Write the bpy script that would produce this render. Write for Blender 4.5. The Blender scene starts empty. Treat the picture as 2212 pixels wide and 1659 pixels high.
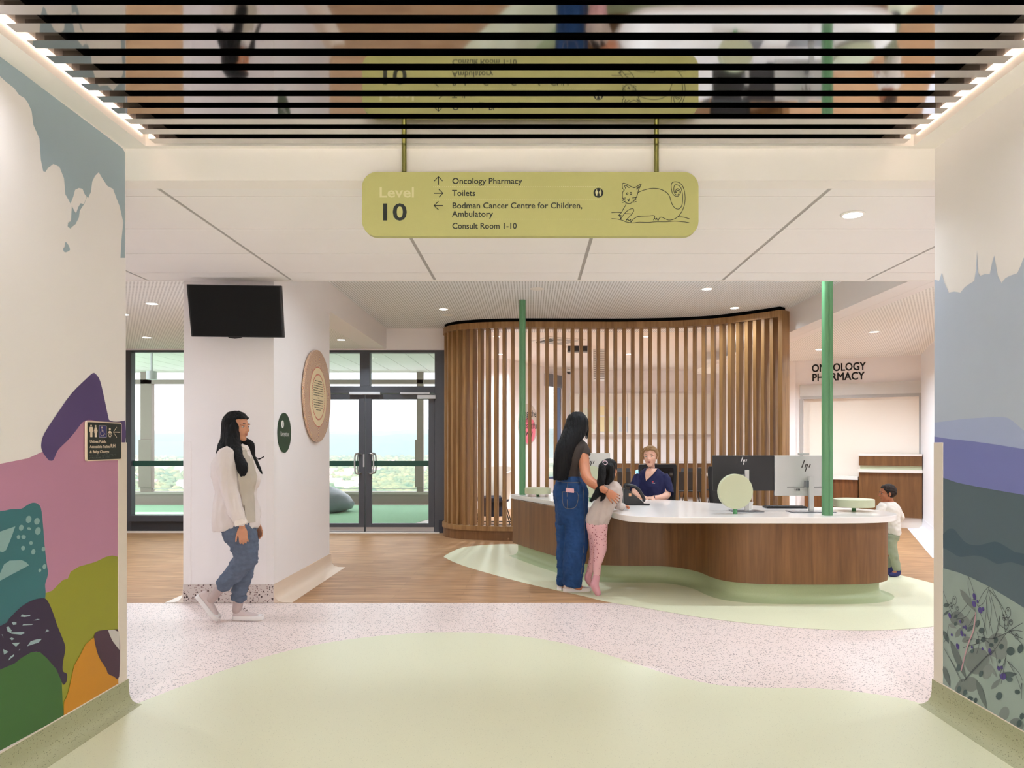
import bpy, bmesh, math, random
from mathutils import Vector, Matrix, noise as mnoise
random.seed(7)
SC = bpy.context.scene
COL = SC.collection
# ------------------------------------------------------------------ camera
F, CX, CY, H = 1590.0, 1144.0, 960.0, 1.35      # focal length in px of a 2212x1659 frame, vanishing point, eye height
cam_d = bpy.data.cameras.new('camera'); cam = bpy.data.objects.new('camera', cam_d); COL.objects.link(cam)
cam.location = (0, 0, H); cam.rotation_euler = (math.pi/2, 0, 0)
cam_d.sensor_width = 36; cam_d.lens = 36*F/2212
cam_d.shift_x = -(CX-1106)/2212; cam_d.shift_y = (CY-829.5)/2212
cam_d.clip_start = 0.05; cam_d.clip_end = 5000
SC.camera = cam
# ------------------------------------------------------------------ view, sky, sun
SC.view_settings.view_transform = 'Standard'; SC.view_settings.look = 'None'
SC.view_settings.gamma = 1; SC.view_settings.use_curve_mapping = False
SC.view_settings.exposure = 0.13
SC.cycles.max_bounces = 12; SC.cycles.diffuse_bounces = 8; SC.cycles.transparent_max_bounces = 16
W = bpy.data.worlds.new('sky'); SC.world = W; W.use_nodes = True
nt = W.node_tree; nt.nodes.clear()
tc = nt.nodes.new('ShaderNodeTexCoord'); mp = nt.nodes.new('ShaderNodeMapping'); mp.inputs['Scale'].default_value = (1.5, 1.5, 6)
nz = nt.nodes.new('ShaderNodeTexNoise'); nz.inputs['Scale'].default_value = 3.0; nz.inputs['Detail'].default_value = 6
cr = nt.nodes.new('ShaderNodeValToRGB'); cr.color_ramp.elements[0].position = .35; cr.color_ramp.elements[1].position = .65
cr.color_ramp.elements[0].color = (.62, .74, .88, 1); cr.color_ramp.elements[1].color = (1, 1, 1, 1)
bg = nt.nodes.new('ShaderNodeBackground'); bg.inputs['Strength'].default_value = 2.7
ow = nt.nodes.new('ShaderNodeOutputWorld')
for a, b in ((tc.outputs['Generated'], mp.inputs[0]), (mp.outputs[0], nz.inputs[0]), (nz.outputs[0], cr.inputs[0]), (cr.outputs[0], bg.inputs[0]), (bg.outputs[0], ow.inputs[0])):
    nt.links.new(a, b)
sun_d = bpy.data.lights.new('sun', 'SUN'); sun_d.energy = 6.0; sun_d.color = (1, .96, .9); sun_d.angle = .02
sun = bpy.data.objects.new('sun', sun_d); COL.objects.link(sun); sun.rotation_euler = (math.radians(50), 0, math.radians(-25)); sun.location = (0, -10, 30)
# lamp powers (used by the lamps' own builders further down)
P_CORR, P_TILE, P_HIGH, P_LOW, P_BACK, E_COVE = 64.0, 22.0, 12.0, 25.0, 96.0, 6.0
LAMP_COL = (.93, .925, 1.0); LAMP_COL2 = (.79, .90, 1.0)

# ------------------------------------------------------------------ helpers
def P(px, py, Y): return Vector(((px-CX)*Y/F, Y, H+(CY-py)*Y/F))
def G(px, py, z=0.0): return P(px, py, F*(H-z)/(py-CY))
def WX(px, py, x): return P(px, py, x*F/(px-CX))
def lin(c):
    if isinstance(c, str): c = tuple(int(c[i:i+2], 16) for i in (0, 2, 4))
    r = []
    for v in c[:3]:
        v = v/255.0
        r.append(v/12.92 if v <= .04045 else ((v+.055)/1.055)**2.4)
    return (r[0], r[1], r[2], 1)
MATS = {}
class N:
    """tiny node-tree wrapper"""
    def __init__(s, name):
        s.m = bpy.data.materials.new(name); s.m.use_nodes = True; s.t = s.m.node_tree; s.t.nodes.clear()
        s.o = s.t.nodes.new('ShaderNodeOutputMaterial')
    def n(s, typ, **kw):
        x = s.t.nodes.new('ShaderNode'+typ)
        for k, v in kw.items():
            if k.startswith('i_'):
                key = k[2:]
                x.inputs[int(key) if key.isdigit() else key.replace('_', ' ')].default_value = v
            else: setattr(x, k, v)
        return x
    def l(s, a, b): s.t.links.new(a, b)
    def coord(s, scale=(1, 1, 1), rot=(0, 0, 0)):
        c = s.n('TexCoord'); m = s.n('Mapping'); m.inputs['Scale'].default_value = scale; m.inputs['Rotation'].default_value = rot
        g = s.n('NewGeometry'); s.l(g.outputs['Position'], m.inputs[0]); return m.outputs[0]
    def math(s, op, a, b=None, c=None):
        x = s.n('Math', operation=op)
        for i, v in enumerate((a, b, c)):
            if v is None: continue
            if isinstance(v, (int, float)): x.inputs[i].default_value = v
            else: s.l(v, x.inputs[i])
        return x.outputs[0]
    def mix(s, fac, a, b):
        x = s.n('MixRGB')
        for i, v in enumerate((fac, a, b)):
            if isinstance(v, (int, float)): x.inputs[i].default_value = v
            elif isinstance(v, tuple): x.inputs[i].default_value = v
            else: s.l(v, x.inputs[i])
        return x.outputs[0]
    def bsdf(s, col, rough=.5, metal=0, spec=.5, bump=None, bstr=.2, coat=0, alpha=None, bdist=.01):
        b = s.n('BsdfPrincipled')
        if isinstance(col, tuple): b.inputs['Base Color'].default_value = col
        else: s.l(col, b.inputs['Base Color'])
        b.inputs['Roughness'].default_value = rough; b.inputs['Metallic'].default_value = metal
        b.inputs['Specular IOR Level'].default_value = spec; b.inputs['Coat Weight'].default_value = coat
        if bump is not None:
            k = s.n('Bump'); k.inputs['Strength'].default_value = bstr; k.inputs['Distance'].default_value = bdist
            s.l(bump, k.inputs['Height']); s.l(k.outputs[0], b.inputs['Normal'])
        s.l(b.outputs[0], s.o.inputs[0]); return b
def mat(name, col, rough=.5, metal=0, spec=.5, noise=.04, nscale=6.0, bump=0, bscale=80.0, coat=0):
    if name in MATS: return MATS[name]
    q = N(name); c = lin(col)
    v = q.coord()
    t = q.n('TexNoise'); t.inputs['Scale'].default_value = nscale; t.inputs['Detail'].default_value = 4; q.l(v, t.inputs[0])
    lo = tuple(x*(1-noise) for x in c[:3])+(1,); hi = tuple(min(1, x*(1+noise)) for x in c[:3])+(1,)
    cc = q.mix(t.outputs[0], lo, hi)
    bm = None
    if bump:
        t2 = q.n('TexNoise'); t2.inputs['Scale'].default_value = bscale; t2.inputs['Detail'].default_value = 3; q.l(v, t2.inputs[0]); bm = t2.outputs[0]
    q.bsdf(cc, rough, metal, spec, bm, bump, coat)
    MATS[name] = q.m; return q.m
def emit(name, col, strength):
    if name in MATS: return MATS[name]
    q = N(name); e = q.n('Emission'); e.inputs[0].default_value = col if len(col) == 4 else tuple(col)+(1,); e.inputs[1].default_value = strength
    q.l(e.outputs[0], q.o.inputs[0]); MATS[name] = q.m; return q.m
def glass(name, tint=(1, 1, 1, 1), refl=.35):
    if name in MATS: return MATS[name]
    q = N(name); t = q.n('BsdfTransparent'); t.inputs[0].default_value = tint
    g = q.n('BsdfGlossy'); g.inputs['Roughness'].default_value = .01
    f = q.n('Fresnel'); f.inputs[0].default_value = 1.45
    mm = q.math('MULTIPLY', f.outputs[0], refl)
    x = q.n('MixShader'); q.l(mm, x.inputs[0]); q.l(t.outputs[0], x.inputs[1]); q.l(g.outputs[0], x.inputs[2]); q.l(x.outputs[0], q.o.inputs[0])
    MATS[name] = q.m; return q.m
def wood(name, c1, c2, axis='z', rough=.42, scale=1.0, bump=.05, c3=None):
    if name in MATS: return MATS[name]
    q = N(name)
    sc = {'z': (14, 14, .9), 'x': (.9, 14, 14), 'y': (14, .9, 14)}[axis]
    v = q.coord(tuple(s*scale for s in sc))
    a = q.n('TexNoise'); a.inputs['Scale'].default_value = 1.6; a.inputs['Detail'].default_value = 8; a.inputs['Distortion'].default_value = .9; q.l(v, a.inputs[0])
    v2 = q.coord(tuple(s*scale*6 for s in sc))
    b = q.n('TexNoise'); b.inputs['Scale'].default_value = 1.5; b.inputs['Detail'].default_value = 4; q.l(v2, b.inputs[0])
    f = q.math('ADD', q.math('MULTIPLY', a.outputs[0], .75), q.math('MULTIPLY', b.outputs[0], .3))
    r = q.n('ValToRGB'); q.l(f, r.inputs[0])
    r.color_ramp.elements[0].position = .34; r.color_ramp.elements[1].position = .7
    r.color_ramp.elements[0].color = lin(c1); r.color_ramp.elements[1].color = lin(c2)
    q.bsdf(r.outputs[0], rough, 0, .4, b.outputs[0], bump)
    MATS[name] = q.m; return q.m
def terrazzo(name, base, dark, mid, scale=75.0, thr=.42, rough=.38, light=None):
    if name in MATS: return MATS[name]
    q = N(name); v = q.coord((1, 1, 1))
    def speck(sc, th, seed):
        vo = q.n('TexVoronoi'); vo.inputs['Scale'].default_value = sc; vo.inputs['Randomness'].default_value = 1
        mp_ = q.n('Mapping'); mp_.inputs['Location'].default_value = (seed, seed*1.7, seed*.3); q.l(v, mp_.inputs[0]); q.l(mp_.outputs[0], vo.inputs[0])
        sp = q.n('SeparateColor'); q.l(vo.outputs['Color'], sp.inputs[0])
        # cells chosen at random become chips whose size varies
        rad = q.math('MULTIPLY', q.math('SUBTRACT', sp.outputs[0], th), .82)
        return q.math('LESS_THAN', vo.outputs['Distance'], rad)
    s1 = speck(scale, 1-thr, 3.1); s2 = speck(scale*.62, 1-thr*.8, 8.3); s3 = speck(scale*1.5, 1-thr, 5.7)
    c = q.mix(s3, lin(base), lin(light or mid)); c = q.mix(s2, c, lin(mid)); c = q.mix(s1, c, lin(dark))
    q.bsdf(c, rough, 0, .4)
    MATS[name] = q.m; return q.m
def perf(name, col, hole, px_, py_, duty=.32, rib=False):
    if name in MATS: return MATS[name]
    q = N(name); v = q.coord(); s = q.n('SeparateXYZ'); q.l(v, s.inputs[0])
    fx = q.math('FRACT', q.math('DIVIDE', s.outputs[0], px_))
    if rib:
        m1 = q.math('LESS_THAN', q.math('ABSOLUTE', q.math('SUBTRACT', fx, .5)), duty)
        fy = q.math('FRACT', q.math('DIVIDE', s.outputs[1], py_)); m2 = q.math('LESS_THAN', fy, .96)
        m_ = q.math('MULTIPLY', m1, m2)
    else:
        row = q.math('FLOOR', q.math('DIVIDE', s.outputs[1], py_)); off = q.math('MULTIPLY', q.math('MODULO', row, 2.0), .5)
        fx = q.math('FRACT', q.math('ADD', q.math('DIVIDE', s.outputs[0], px_), off)); fy = q.math('FRACT', q.math('DIVIDE', s.outputs[1], py_))
        dx = q.math('SUBTRACT', fx, .5); dy = q.math('SUBTRACT', fy, .5)
        d = q.math('SQRT', q.math('ADD', q.math('MULTIPLY', dx, dx), q.math('MULTIPLY', dy, dy))); m_ = q.math('LESS_THAN', d, duty)
    c = q.mix(m_, lin(col), lin(hole)); q.bsdf(c, .8, 0, .2); MATS[name] = q.m; return q.m

ORIG = {}
def tag(o, label=None, cat=None, group=None, kind=None):
    if label: o['label'] = label
    if cat: o['category'] = cat
    if group: o['group'] = group
    if kind: o['kind'] = kind
    return o
def thing(name, loc, label, cat, group=None, kind=None):
    o = bpy.data.objects.new(name, None); COL.objects.link(o); o.location = loc; o.empty_display_size = .1
    ORIG[o.name] = Vector(loc); tag(o, label, cat, group, kind); return o
class M:
    def __init__(s): s.v = []; s.f = []
    def add(s, vs, fs):
        k = len(s.v); s.v += [Vector(p) for p in vs]; s.f += [tuple(i+k for i in f) for f in fs]; return s
    def box(s, a, b, mtx=None):
        x0, y0, z0 = a; x1, y1, z1 = b
        vs = [Vector(p) for p in ((x0,y0,z0),(x1,y0,z0),(x1,y1,z0),(x0,y1,z0),(x0,y0,z1),(x1,y0,z1),(x1,y1,z1),(x0,y1,z1))]
        if mtx: vs = [mtx @ p for p in vs]
        return s.add(vs, [(0,3,2,1),(4,5,6,7),(0,1,5,4),(1,2,6,5),(2,3,7,6),(3,0,4,7)])
    def quad(s, *p): return s.add(p, [(0,1,2,3)])
    def poly(s, pts): return s.add(pts, [tuple(range(len(pts)))])
    def prism(s, pts, d):
        """closed polygon pts (3d) extruded by vector d"""
        n = len(pts); d = Vector(d); a = [Vector(p) for p in pts]; b = [p+d for p in a]
        fs = [tuple(range(n-1, -1, -1)), tuple(range(n, 2*n))]+[(i, (i+1) % n, n+(i+1) % n, n+i) for i in range(n)]
        return s.add(a+b, fs)
    def rings(s, rings, closed=False, cap=True):
        n = len(rings[0]); k = len(rings); vs = [p for r in rings for p in r]; fs = []
        for i in range(k if closed else k-1):
            j = (i+1) % k
            for a in range(n):
                b = (a+1) % n; fs.append((i*n+a, i*n+b, j*n+b, j*n+a))
        if cap and not closed: fs += [tuple(range(n-1, -1, -1)), tuple((k-1)*n+i for i in range(n))]
        return s.add(vs, fs)
    def tube(s, pts, r, n=10, cap=True):
        pts = [Vector(p) for p in pts]; rs = r if isinstance(r, (list, tuple)) else [r]*len(pts)
        out = []; up = None
        for i, p in enumerate(pts):
            t = (pts[min(i+1, len(pts)-1)]-pts[max(i-1, 0)]).normalized()
            if up is None:
                up = Vector((0, 0, 1)) if abs(t.z) < .9 else Vector((1, 0, 0))
            u = (up-t*up.dot(t)).normalized(); w = t.cross(u); up = u
            rr = rs[i]; ra, rb = rr if isinstance(rr, (list, tuple)) else (rr, rr)
            out.append([p+u*math.cos(2*math.pi*a/n)*ra+w*math.sin(2*math.pi*a/n)*rb for a in range(n)])
        return s.rings(out, cap=cap)
    def cyl(s, c, r, h, n=24, r2=None, axis=(0, 0, 1)):
        ax = Vector(axis).normalized(); c = Vector(c); u = ax.orthogonal().normalized(); w = ax.cross(u)
        r2 = r if r2 is None else r2
        return s.rings([[c+ax*hh+(u*math.cos(2*math.pi*a/n)+w*math.sin(2*math.pi*a/n))*rr for a in range(n)] for hh, rr in ((0, r), (h, r2))])
    def lathe(s, c, prof, n=32, axis=(0, 0, 1)):
        ax = Vector(axis).normalized(); c = Vector(c); u = ax.orthogonal().normalized(); w = ax.cross(u)
        return s.rings([[c+ax*hh+(u*math.cos(2*math.pi*a/n)+w*math.sin(2*math.pi*a/n))*max(rr, 1e-4) for a in range(n)] for rr, hh in prof])
    def ell(s, c, r, n=16, m=10, mtx=None):
        c = Vector(c); out = []
        for i in range(m+1):
            th = math.pi*(i+.001 if i == 0 else (i-.001 if i == m else i))/m
            ring = [Vector((r[0]*math.sin(th)*math.cos(2*math.pi*a/n), r[1]*math.sin(th)*math.sin(2*math.pi*a/n), -r[2]*math.cos(th))) for a in range(n)]
            out.append([(c+(mtx @ p if mtx else p)) for p in ring])
        return s.rings(out)
    def ribbon(s, pts, w, nrm, d=0.0006):
        """flat printed stroke of width w in the plane with normal nrm"""
        nrm = Vector(nrm); pts = [Vector(p) for p in pts]; L = []; R = []
        for i, p in enumerate(pts):
            t = (pts[min(i+1, len(pts)-1)]-pts[max(i-1, 0)])
            if t.length < 1e-7: t = Vector((1, 0, 0))
            t.normalize(); sd = t.cross(nrm).normalized()*w/2; L.append(p+sd); R.append(p-sd)
        k = len(pts); return s.add(L+R, [(i, i+1, k+i+1, k+i) for i in range(k-1)])
    def obj(s, name, material, parent=None, smooth=False, bevel=0, bseg=2, origin=None, angle=40, weld=False):
        me = bpy.data.meshes.new(name)
        if origin is None:
            if parent is not None: origin = ORIG[parent.name]
            else:
                xs = [v.x for v in s.v]; ys = [v.y for v in s.v]; zs = [v.z for v in s.v]
                origin = Vector(((min(xs)+max(xs))/2, (min(ys)+max(ys))/2, min(zs)))
        origin = Vector(origin)
        me.from_pydata([tuple(v-origin) for v in s.v], [], s.f); me.update()
        bm = bmesh.new(); bm.from_mesh(me)
        if weld: bmesh.ops.remove_doubles(bm, verts=bm.verts, dist=1e-5)
        bmesh.ops.recalc_face_normals(bm, faces=bm.faces)
        if bevel:
            es = [e for e in bm.edges if len(e.link_faces) == 2 and e.calc_face_angle(0) > math.radians(30)]
            bmesh.ops.bevel(bm, geom=es, offset=bevel, segments=bseg, affect='EDGES', profile=.5, clamp_overlap=True)
        bm.to_mesh(me); bm.free()
        if material: me.materials.append(material)
        o = bpy.data.objects.new(name, me); COL.objects.link(o)
        if bevel and not smooth: angle = 12
        if smooth or bevel:
            for p_ in me.polygons: p_.use_smooth = True
            try: me.set_sharp_from_angle(angle=math.radians(angle))
            except Exception: pass
        if parent is not None: o.parent = parent; ORIG[o.name] = ORIG[parent.name]; o.location = origin-ORIG[parent.name]
        else: o.location = origin; ORIG[o.name] = Vector((0, 0, 0))+origin
        return o
def struct(o, label, cat): return tag(o, label, cat, None, 'structure')
def spline(pts, sub=6, closed=True):
    pts = [Vector(p) for p in pts]; n = len(pts); out = []
    for i in range(n if closed else n-1):
        p0 = pts[(i-1) % n] if closed or i > 0 else pts[0]; p1 = pts[i]; p2 = pts[(i+1) % n]; p3 = pts[(i+2) % n] if closed or i+2 < n else pts[n-1]
        for k in range(sub):
            t = k/sub
            out.append(.5*((2*p1)+(p2-p0)*t+(2*p0-5*p1+4*p2-p3)*t*t+(3*p1-p0-3*p2+p3)*t**3))
    if not closed: out.append(pts[-1])
    return out
def sp2(pts, sub=6, closed=True): return [(v.x, v.y) for v in spline([(p[0], p[1], 0) for p in pts], sub, closed)]
def text_mesh(body, size, bold=0.0, align='LEFT', spacing=1.0, line=1.0):
    cu = bpy.data.curves.new('t', 'FONT'); cu.body = body; cu.size = size; cu.offset = bold; cu.align_x = align; cu.space_character = spacing; cu.space_line = line; cu.resolution_u = 3
    o = bpy.data.objects.new('t', cu); COL.objects.link(o); dg = bpy.context.evaluated_depsgraph_get(); dg.update()
    me = bpy.data.meshes.new_from_object(o.evaluated_get(dg)); vs = [v.co.copy() for v in me.vertices]; fs = [tuple(p.vertices) for p in me.polygons]
    COL.objects.unlink(o); bpy.data.objects.remove(o); bpy.data.curves.remove(cu); bpy.data.meshes.remove(me); return vs, fs
def text(body, size, origin, ux, uz, material, parent, name='lettering', bold=0.0, align='LEFT', width=None, line=1.0, spacing=1.0, fat=0):
    """flat lettering: ux = reading direction, uz = up direction; width squeezes the line to that length"""
    vs, fs = text_mesh(body, size, bold, align, spacing, line); ux = Vector(ux); uz = Vector(uz); sx = 1.0
    if width:
        w = max(v.x for v in vs)-min(v.x for v in vs); sx = width/w
    m = M()
    for a, b in (((0, 0),) if not fat else ((-fat, -fat), (fat, -fat), (fat, fat), (-fat, fat))): m.add([Vector(origin)+ux*(v.x*sx+a)+uz*(v.y+b) for v in vs], fs)
    return m.obj(name, material, parent)
def clone(root, loc, rz=0, scale=None, label=None, group=None):
    r = root.copy(); COL.objects.link(r); r.location = loc; r.rotation_euler = (0, 0, rz); ORIG[r.name] = Vector(loc)
    if scale: r.scale = (scale,)*3
    if label: r['label'] = label
    if group: r['group'] = group
    for ch in list(root.children):
        c = ch.copy(); COL.objects.link(c); c.parent = r
        for g in list(ch.children):
            d = g.copy(); COL.objects.link(d); d.parent = c
    return r
# ================================================================== MATERIALS
WALL = mat('wall_paint', (240, 235, 234), .75, noise=.012)
CEILM = mat('ceiling_paint', (242, 237, 233), .8, noise=.012)
CREAM = mat('cream_vinyl', (226, 214, 202), .5, noise=.02)
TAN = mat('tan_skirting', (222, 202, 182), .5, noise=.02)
SAGE = terrazzo('sage_vinyl', (216, 216, 186), (186, 186, 158), (205, 206, 176), 170, .4, .42, (224, 224, 198))
SAGE_D = terrazzo('sage_skirting', (166, 167, 134), (120, 122, 94), (150, 151, 120), 150, .5, .5, (174, 175, 144))
TERR = terrazzo('pink_terrazzo', (230, 213, 207), (70, 56, 56), (178, 156, 150), 105, .58, .36, (214, 196, 192))
TERR2 = terrazzo('coarse_terrazzo', (206, 194, 188), (74, 58, 56), (150, 124, 120), 55, .62, .36)
OAK = wood('oak_laminate', (98, 64, 34), (128, 89, 52), 'z', .45, .55)
OAKL = wood('oak_slat', (122, 86, 48), (162, 122, 76), 'z', .45, .7)
OAKD = wood('oak_rail', (128, 84, 46), (176, 126, 80), 'x', .45)
MFRAME = mat('charcoal_aluminium', (74, 75, 80), .42, .3, noise=.02)
BRONZE = mat('bronze_aluminium', (150, 136, 128), .5, .2, noise=.02)
WHITE = mat('white_plastic', (236, 234, 230), .4, noise=.01)
BLACKM = mat('black_plastic', (22, 22, 24), .4, noise=.05)
STEEL = mat('brushed_steel', (190, 190, 192), .28, .95, noise=.03)
GLASS = glass('clear_glass')
def wood_floor():
    q = N('wood_vinyl'); v = q.coord()
    b = q.n('TexBrick'); b.inputs['Scale'].default_value = 1; b.inputs['Brick Width'].default_value = 1.2; b.inputs['Row Height'].default_value = .15; b.inputs['Mortar Size'].default_value = .0015
    b.inputs['Color1'].default_value = lin((178, 136, 98)); b.inputs['Color2'].default_value = lin((188, 148, 108)); b.inputs['Mortar'].default_value = lin((158, 118, 84)); q.l(v, b.inputs[0])
    v2 = q.coord((1.2, 16, 1)); t = q.n('TexNoise'); t.inputs['Scale'].default_value = 2.2; t.inputs['Detail'].default_value = 7; t.inputs['Distortion'].default_value = .5; q.l(v2, t.inputs[0])
    r = q.n('ValToRGB'); q.l(t.outputs[0], r.inputs[0]); r.color_ramp.elements[0].position = .32; r.color_ramp.elements[1].position = .68
    r.color_ramp.elements[0].color = (.55, .5, .46, 1); r.color_ramp.elements[1].color = (1.05, 1.05, 1.05, 1)
    x = q.n('MixRGB', blend_type='MULTIPLY'); x.inputs[0].default_value = 1; q.l(b.outputs[0], x.inputs[1]); q.l(r.outputs[0], x.inputs[2])
    q.bsdf(x.outputs[0], .5, 0, .22, t.outputs[0], .03); MATS['wood_vinyl'] = q.m; return q.m
WOODF = wood_floor()

# ================================================================== FLOOR
YW = 6.276                                # where terrazzo meets the timber vinyl
fl = struct(M().box((-7, -5.2, -.12), (9, 18, 0)).obj('floor', TERR), 'pink speckled terrazzo vinyl floor across the foyer', 'floor')
M().prism([(-7, YW, 0), (9, YW, 0), (9, 17.9, 0), (-1.35, 17.9, 0), (-1.35, 11.28, 0), (-7, 11.28, 0)], (0, 0, .0012)).obj('timber_vinyl', WOODF, fl)
blob = [(962,1200),(965,1207),(1000,1222),(1060,1240),(1130,1259),(1200,1275),(1260,1288),(1310,1300),(1400,1315),(1500,1332),(1600,1345),(1700,1355),(1800,1361),(1900,1362),(2022,1353),(2090,1335),(2120,1300),(2060,1272),(2022,1262),(1945,1243)]
bl = [G(*p) for p in blob]+[Vector((3.6, 8.0, 0)), Vector((2.6, 8.6, 0)), Vector((1.2, 9.3, 0)), Vector((.4, 9.75, 0))]+[G(1120,1176), G(1060,1177), G(1000,1183)]
M().prism([Vector((v.x, v.y, .0012)) for v in spline(bl, 5)], (0, 0, .0012)).obj('sage_inlay', SAGE, fl)
front = [(270,1528),(330,1507),(400,1480),(500,1443),(600,1412),(700,1390),(800,1376),(900,1368),(985,1366.5),(1060,1369),(1150,1378),(1250,1397),(1350,1427),(1450,1459),(1550,1480),(1650,1486),(1750,1487),(1850,1495),(1950,1510),(2025,1530)]
fr = spline([Vector((-2.3, 3.6, 0))]+[G(*p) for p in front]+[Vector((2.3, 3.65, 0))], 5, False)
M().prism([Vector((v.x, v.y, 0)) for v in fr]+[Vector((2.3, -5, 0)), Vector((-2.3, -5, 0))], (0, 0, .0018)).obj('sage_inlay', SAGE, fl)

# ================================================================== CORRIDOR
XL, XR, YE, ZC, ZT = -2.085, 2.092, 3.80, 2.876, 2.716
wl = struct(M().box((XL-.24, -5, 0), (XL, YE, 3.1)).obj('wall_left', WALL), 'left corridor wall painted with a colourful landscape mural', 'wall')
wr = struct(M().box((XR, -5, 0), (XR+.24, YE, 3.1)).obj('wall_right', WALL), 'right corridor wall painted with a blue mountain mural', 'wall')
struct(M().box((XL-.3, -3.2, 0), (XR+.3, -3, 3.1)).obj('wall_rear', WALL), 'white end wall behind the corridor', 'wall')
def skirt(name, x, s, lab):
    """coved vinyl skirting along a corridor wall; s=+1 flares towards +x"""
    prof = [(0, .135), (.004, .135), (.006, .07), (.012, .04), (.026, .018), (.05, .006), (.075, .002), (0, .002)]
    m = M(); m.rings([[Vector((x+s*a, y, z)) for a, z in prof] for y in (-5, YE+.02)])
    o = struct(m.obj(name, SAGE_D, smooth=True, angle=60), lab, 'skirting')
    M().box((min(x, x+s*.007), -5, .135), (max(x, x+s*.007), YE+.005, .1395)).obj('capping_strip', CREAM, o)
    return o
skirt('baseboard_left', XL, 1, 'sage speckled coved skirting under the colourful mural')
skirt('baseboard_right', XR, -1, 'sage speckled coved skirting under the blue mountain mural')
for nm, x, s, lab in (('trim_1', XL, 1, 'cream corner guard at the end of the colourful mural wall'), ('trim_2', XR, -1, 'cream corner guard at the end of the blue mural wall')):
    z0, z1 = .14, 1.36; m = M(); wdt = .075 if s > 0 else .08
    m.box((min(x, x+s*.004), YE-wdt, z0), (max(x, x+s*.004), YE+.004, z1)); m.box((min(x, x-s*.2), YE, z0), (max(x, x-s*.2), YE+.004, z1))
    struct(m.obj(nm, CREAM, bevel=.001), lab, 'corner guard')
# corridor ceiling with the recess for the mirrored slats
RX, RY0, RY1 = 1.965, -1.2, 3.765
m = M(); m.box((XL, -5, ZC), (-RX, YE, ZC+.2)); m.box((RX, -5, ZC), (XR, YE, ZC+.2)); m.box((-RX, -5, ZC), (RX, RY0, ZC+.2)); m.box((-RX, RY1, ZC), (RX, YE, ZC+.2))
cc = struct(m.obj('ceiling', CEILM), 'plain plasterboard ceiling around the mirrored slats', 'ceiling')
struct(M().box((XL-.3, YE, ZT-.004), (XR+.3, YE+.12, ZC+.25)).obj('trim_3', CEILM), 'white ceiling beam across the corridor mouth behind the hanging sign', 'beam')
# mirrored slats
q = N('mirror_metal'); q.bsdf((.62, .60, .585, 1), .045, 1.0); MIRR = q.m
BLK = mat('matt_black', (3, 3, 3), .9, spec=.1, noise=0)
sl = thing('mirrored_slat_ceiling', (0, 1.3, ZC), 'row of polished mirrored slats hanging in the corridor ceiling', 'slat ceiling')
pitch, wd, hgt = .1116, .0585, .075
base = None; k = 0; y = 3.727
while y > RY0+.1:
    if base is None:
        base = M().box((-1.899, y-wd, ZC-.002), (1.899, y, ZC+hgt)).obj('slat', MIRR, sl)
    else:
        o = base.copy(); COL.objects.link(o); o.parent = sl; o.location = (0, -k*pitch, 0)
    k += 1; y -= pitch
M().box((-RX, RY0, ZC+.19), (RX, RY1, ZC+.2)).obj('black_backing', BLK, sl)
m = M(); m.box((-1.84, RY0, ZC+.078), (-1.82, RY1, ZC+.19)); m.box((1.82, RY0, ZC+.078), (1.84, RY1, ZC+.19)); m.obj('black_upstand', BLK, sl)
COVE = emit('cove_led', (1.0, .72, .55), E_COVE)
for s in (-1, 1):
    M().box((min(s*(RX-.002), s*(RX-.014)), RY0+.1, ZC+.05), (max(s*(RX-.002), s*(RX-.014)), RY1-.03, ZC+.075)).obj('light_strip', COVE, sl)

# ================================================================== TILE CEILING (foyer front)
YT = 6.135
GRID = mat('ceiling_grid', (170, 166, 162), .6, noise=.01)
TILE = mat('ceiling_tile', (242, 239, 237), .85, noise=.012)
ct = struct(M().box((-6.9, YE+.12, ZT+.004), (8.3, YT, ZT+.12)).obj('ceiling', GRID), 'white tile grid ceiling over the front of the foyer', 'ceiling')
xs0 = -1.983; ycuts = [YE+.12, 4.085, 4.70, 5.30, 5.90, YT]
ycuts = [YE+.121]+[1590*(ZT-H)/(CY-yy) for yy in (424.5, 494.5, 547.5, 589)]+[YT-.001]
for i in range(-4, 9):
    for j in range(len(ycuts)-1):
        a = xs0+i*1.196+.012; b = xs0+(i+1)*1.196-.012; a = max(a, -6.9); b = min(b, 8.3)
        M().box((a, ycuts[j]+.0045, ZT), (b, ycuts[j+1]-.0045, ZT+.0045)).obj('ceiling_tile', TILE, ct)
struct(M().box((-6.9, YT, ZT), (8.3, YT+.03, 3.2)).obj('trim_4', CEILM), 'white ceiling step behind the tile grid', 'bulkhead')
# ================================================================== HIGH AND LOW CEILINGS
ZH, ZLO, YG = 3.116, 2.81, 11.3
RIB = perf('ribbed_ceiling', (243, 246, 250), (200, 202, 204), .031, .3, .19, True)
DOT = perf('perforated_ceiling', (248, 246, 243), (184, 180, 177), .034, .030, .26)
struct(M().box((-2.19, YT+.03, ZH), (3.39, 11.62, ZH+.06)).obj('ceiling', RIB), 'high white slotted ceiling above the reception desk', 'ceiling')
struct(M().box((-1.4, 11.62, ZH), (4.5, 18, ZH+.06)).obj('ceiling', CEILM), 'plain white ceiling of the room behind the timber screen', 'ceiling')
struct(M().box((-6.9, YT+.03, ZLO), (-2.19, YG, ZLO+.06)).obj('ceiling', DOT), 'low perforated ceiling on the left by the windows', 'ceiling')
struct(M().box((3.39, YT+.03, ZLO), (8.3, 15.2, ZLO+.06)).obj('ceiling', DOT), 'low perforated ceiling on the right before the pharmacy', 'ceiling')
struct(M().box((-2.48, 8.0, ZLO-.004), (-2.183, YG, ZH+.02)).obj('trim_5', WALL), 'white bulkhead running back from the column to the glass doors', 'bulkhead')
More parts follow.
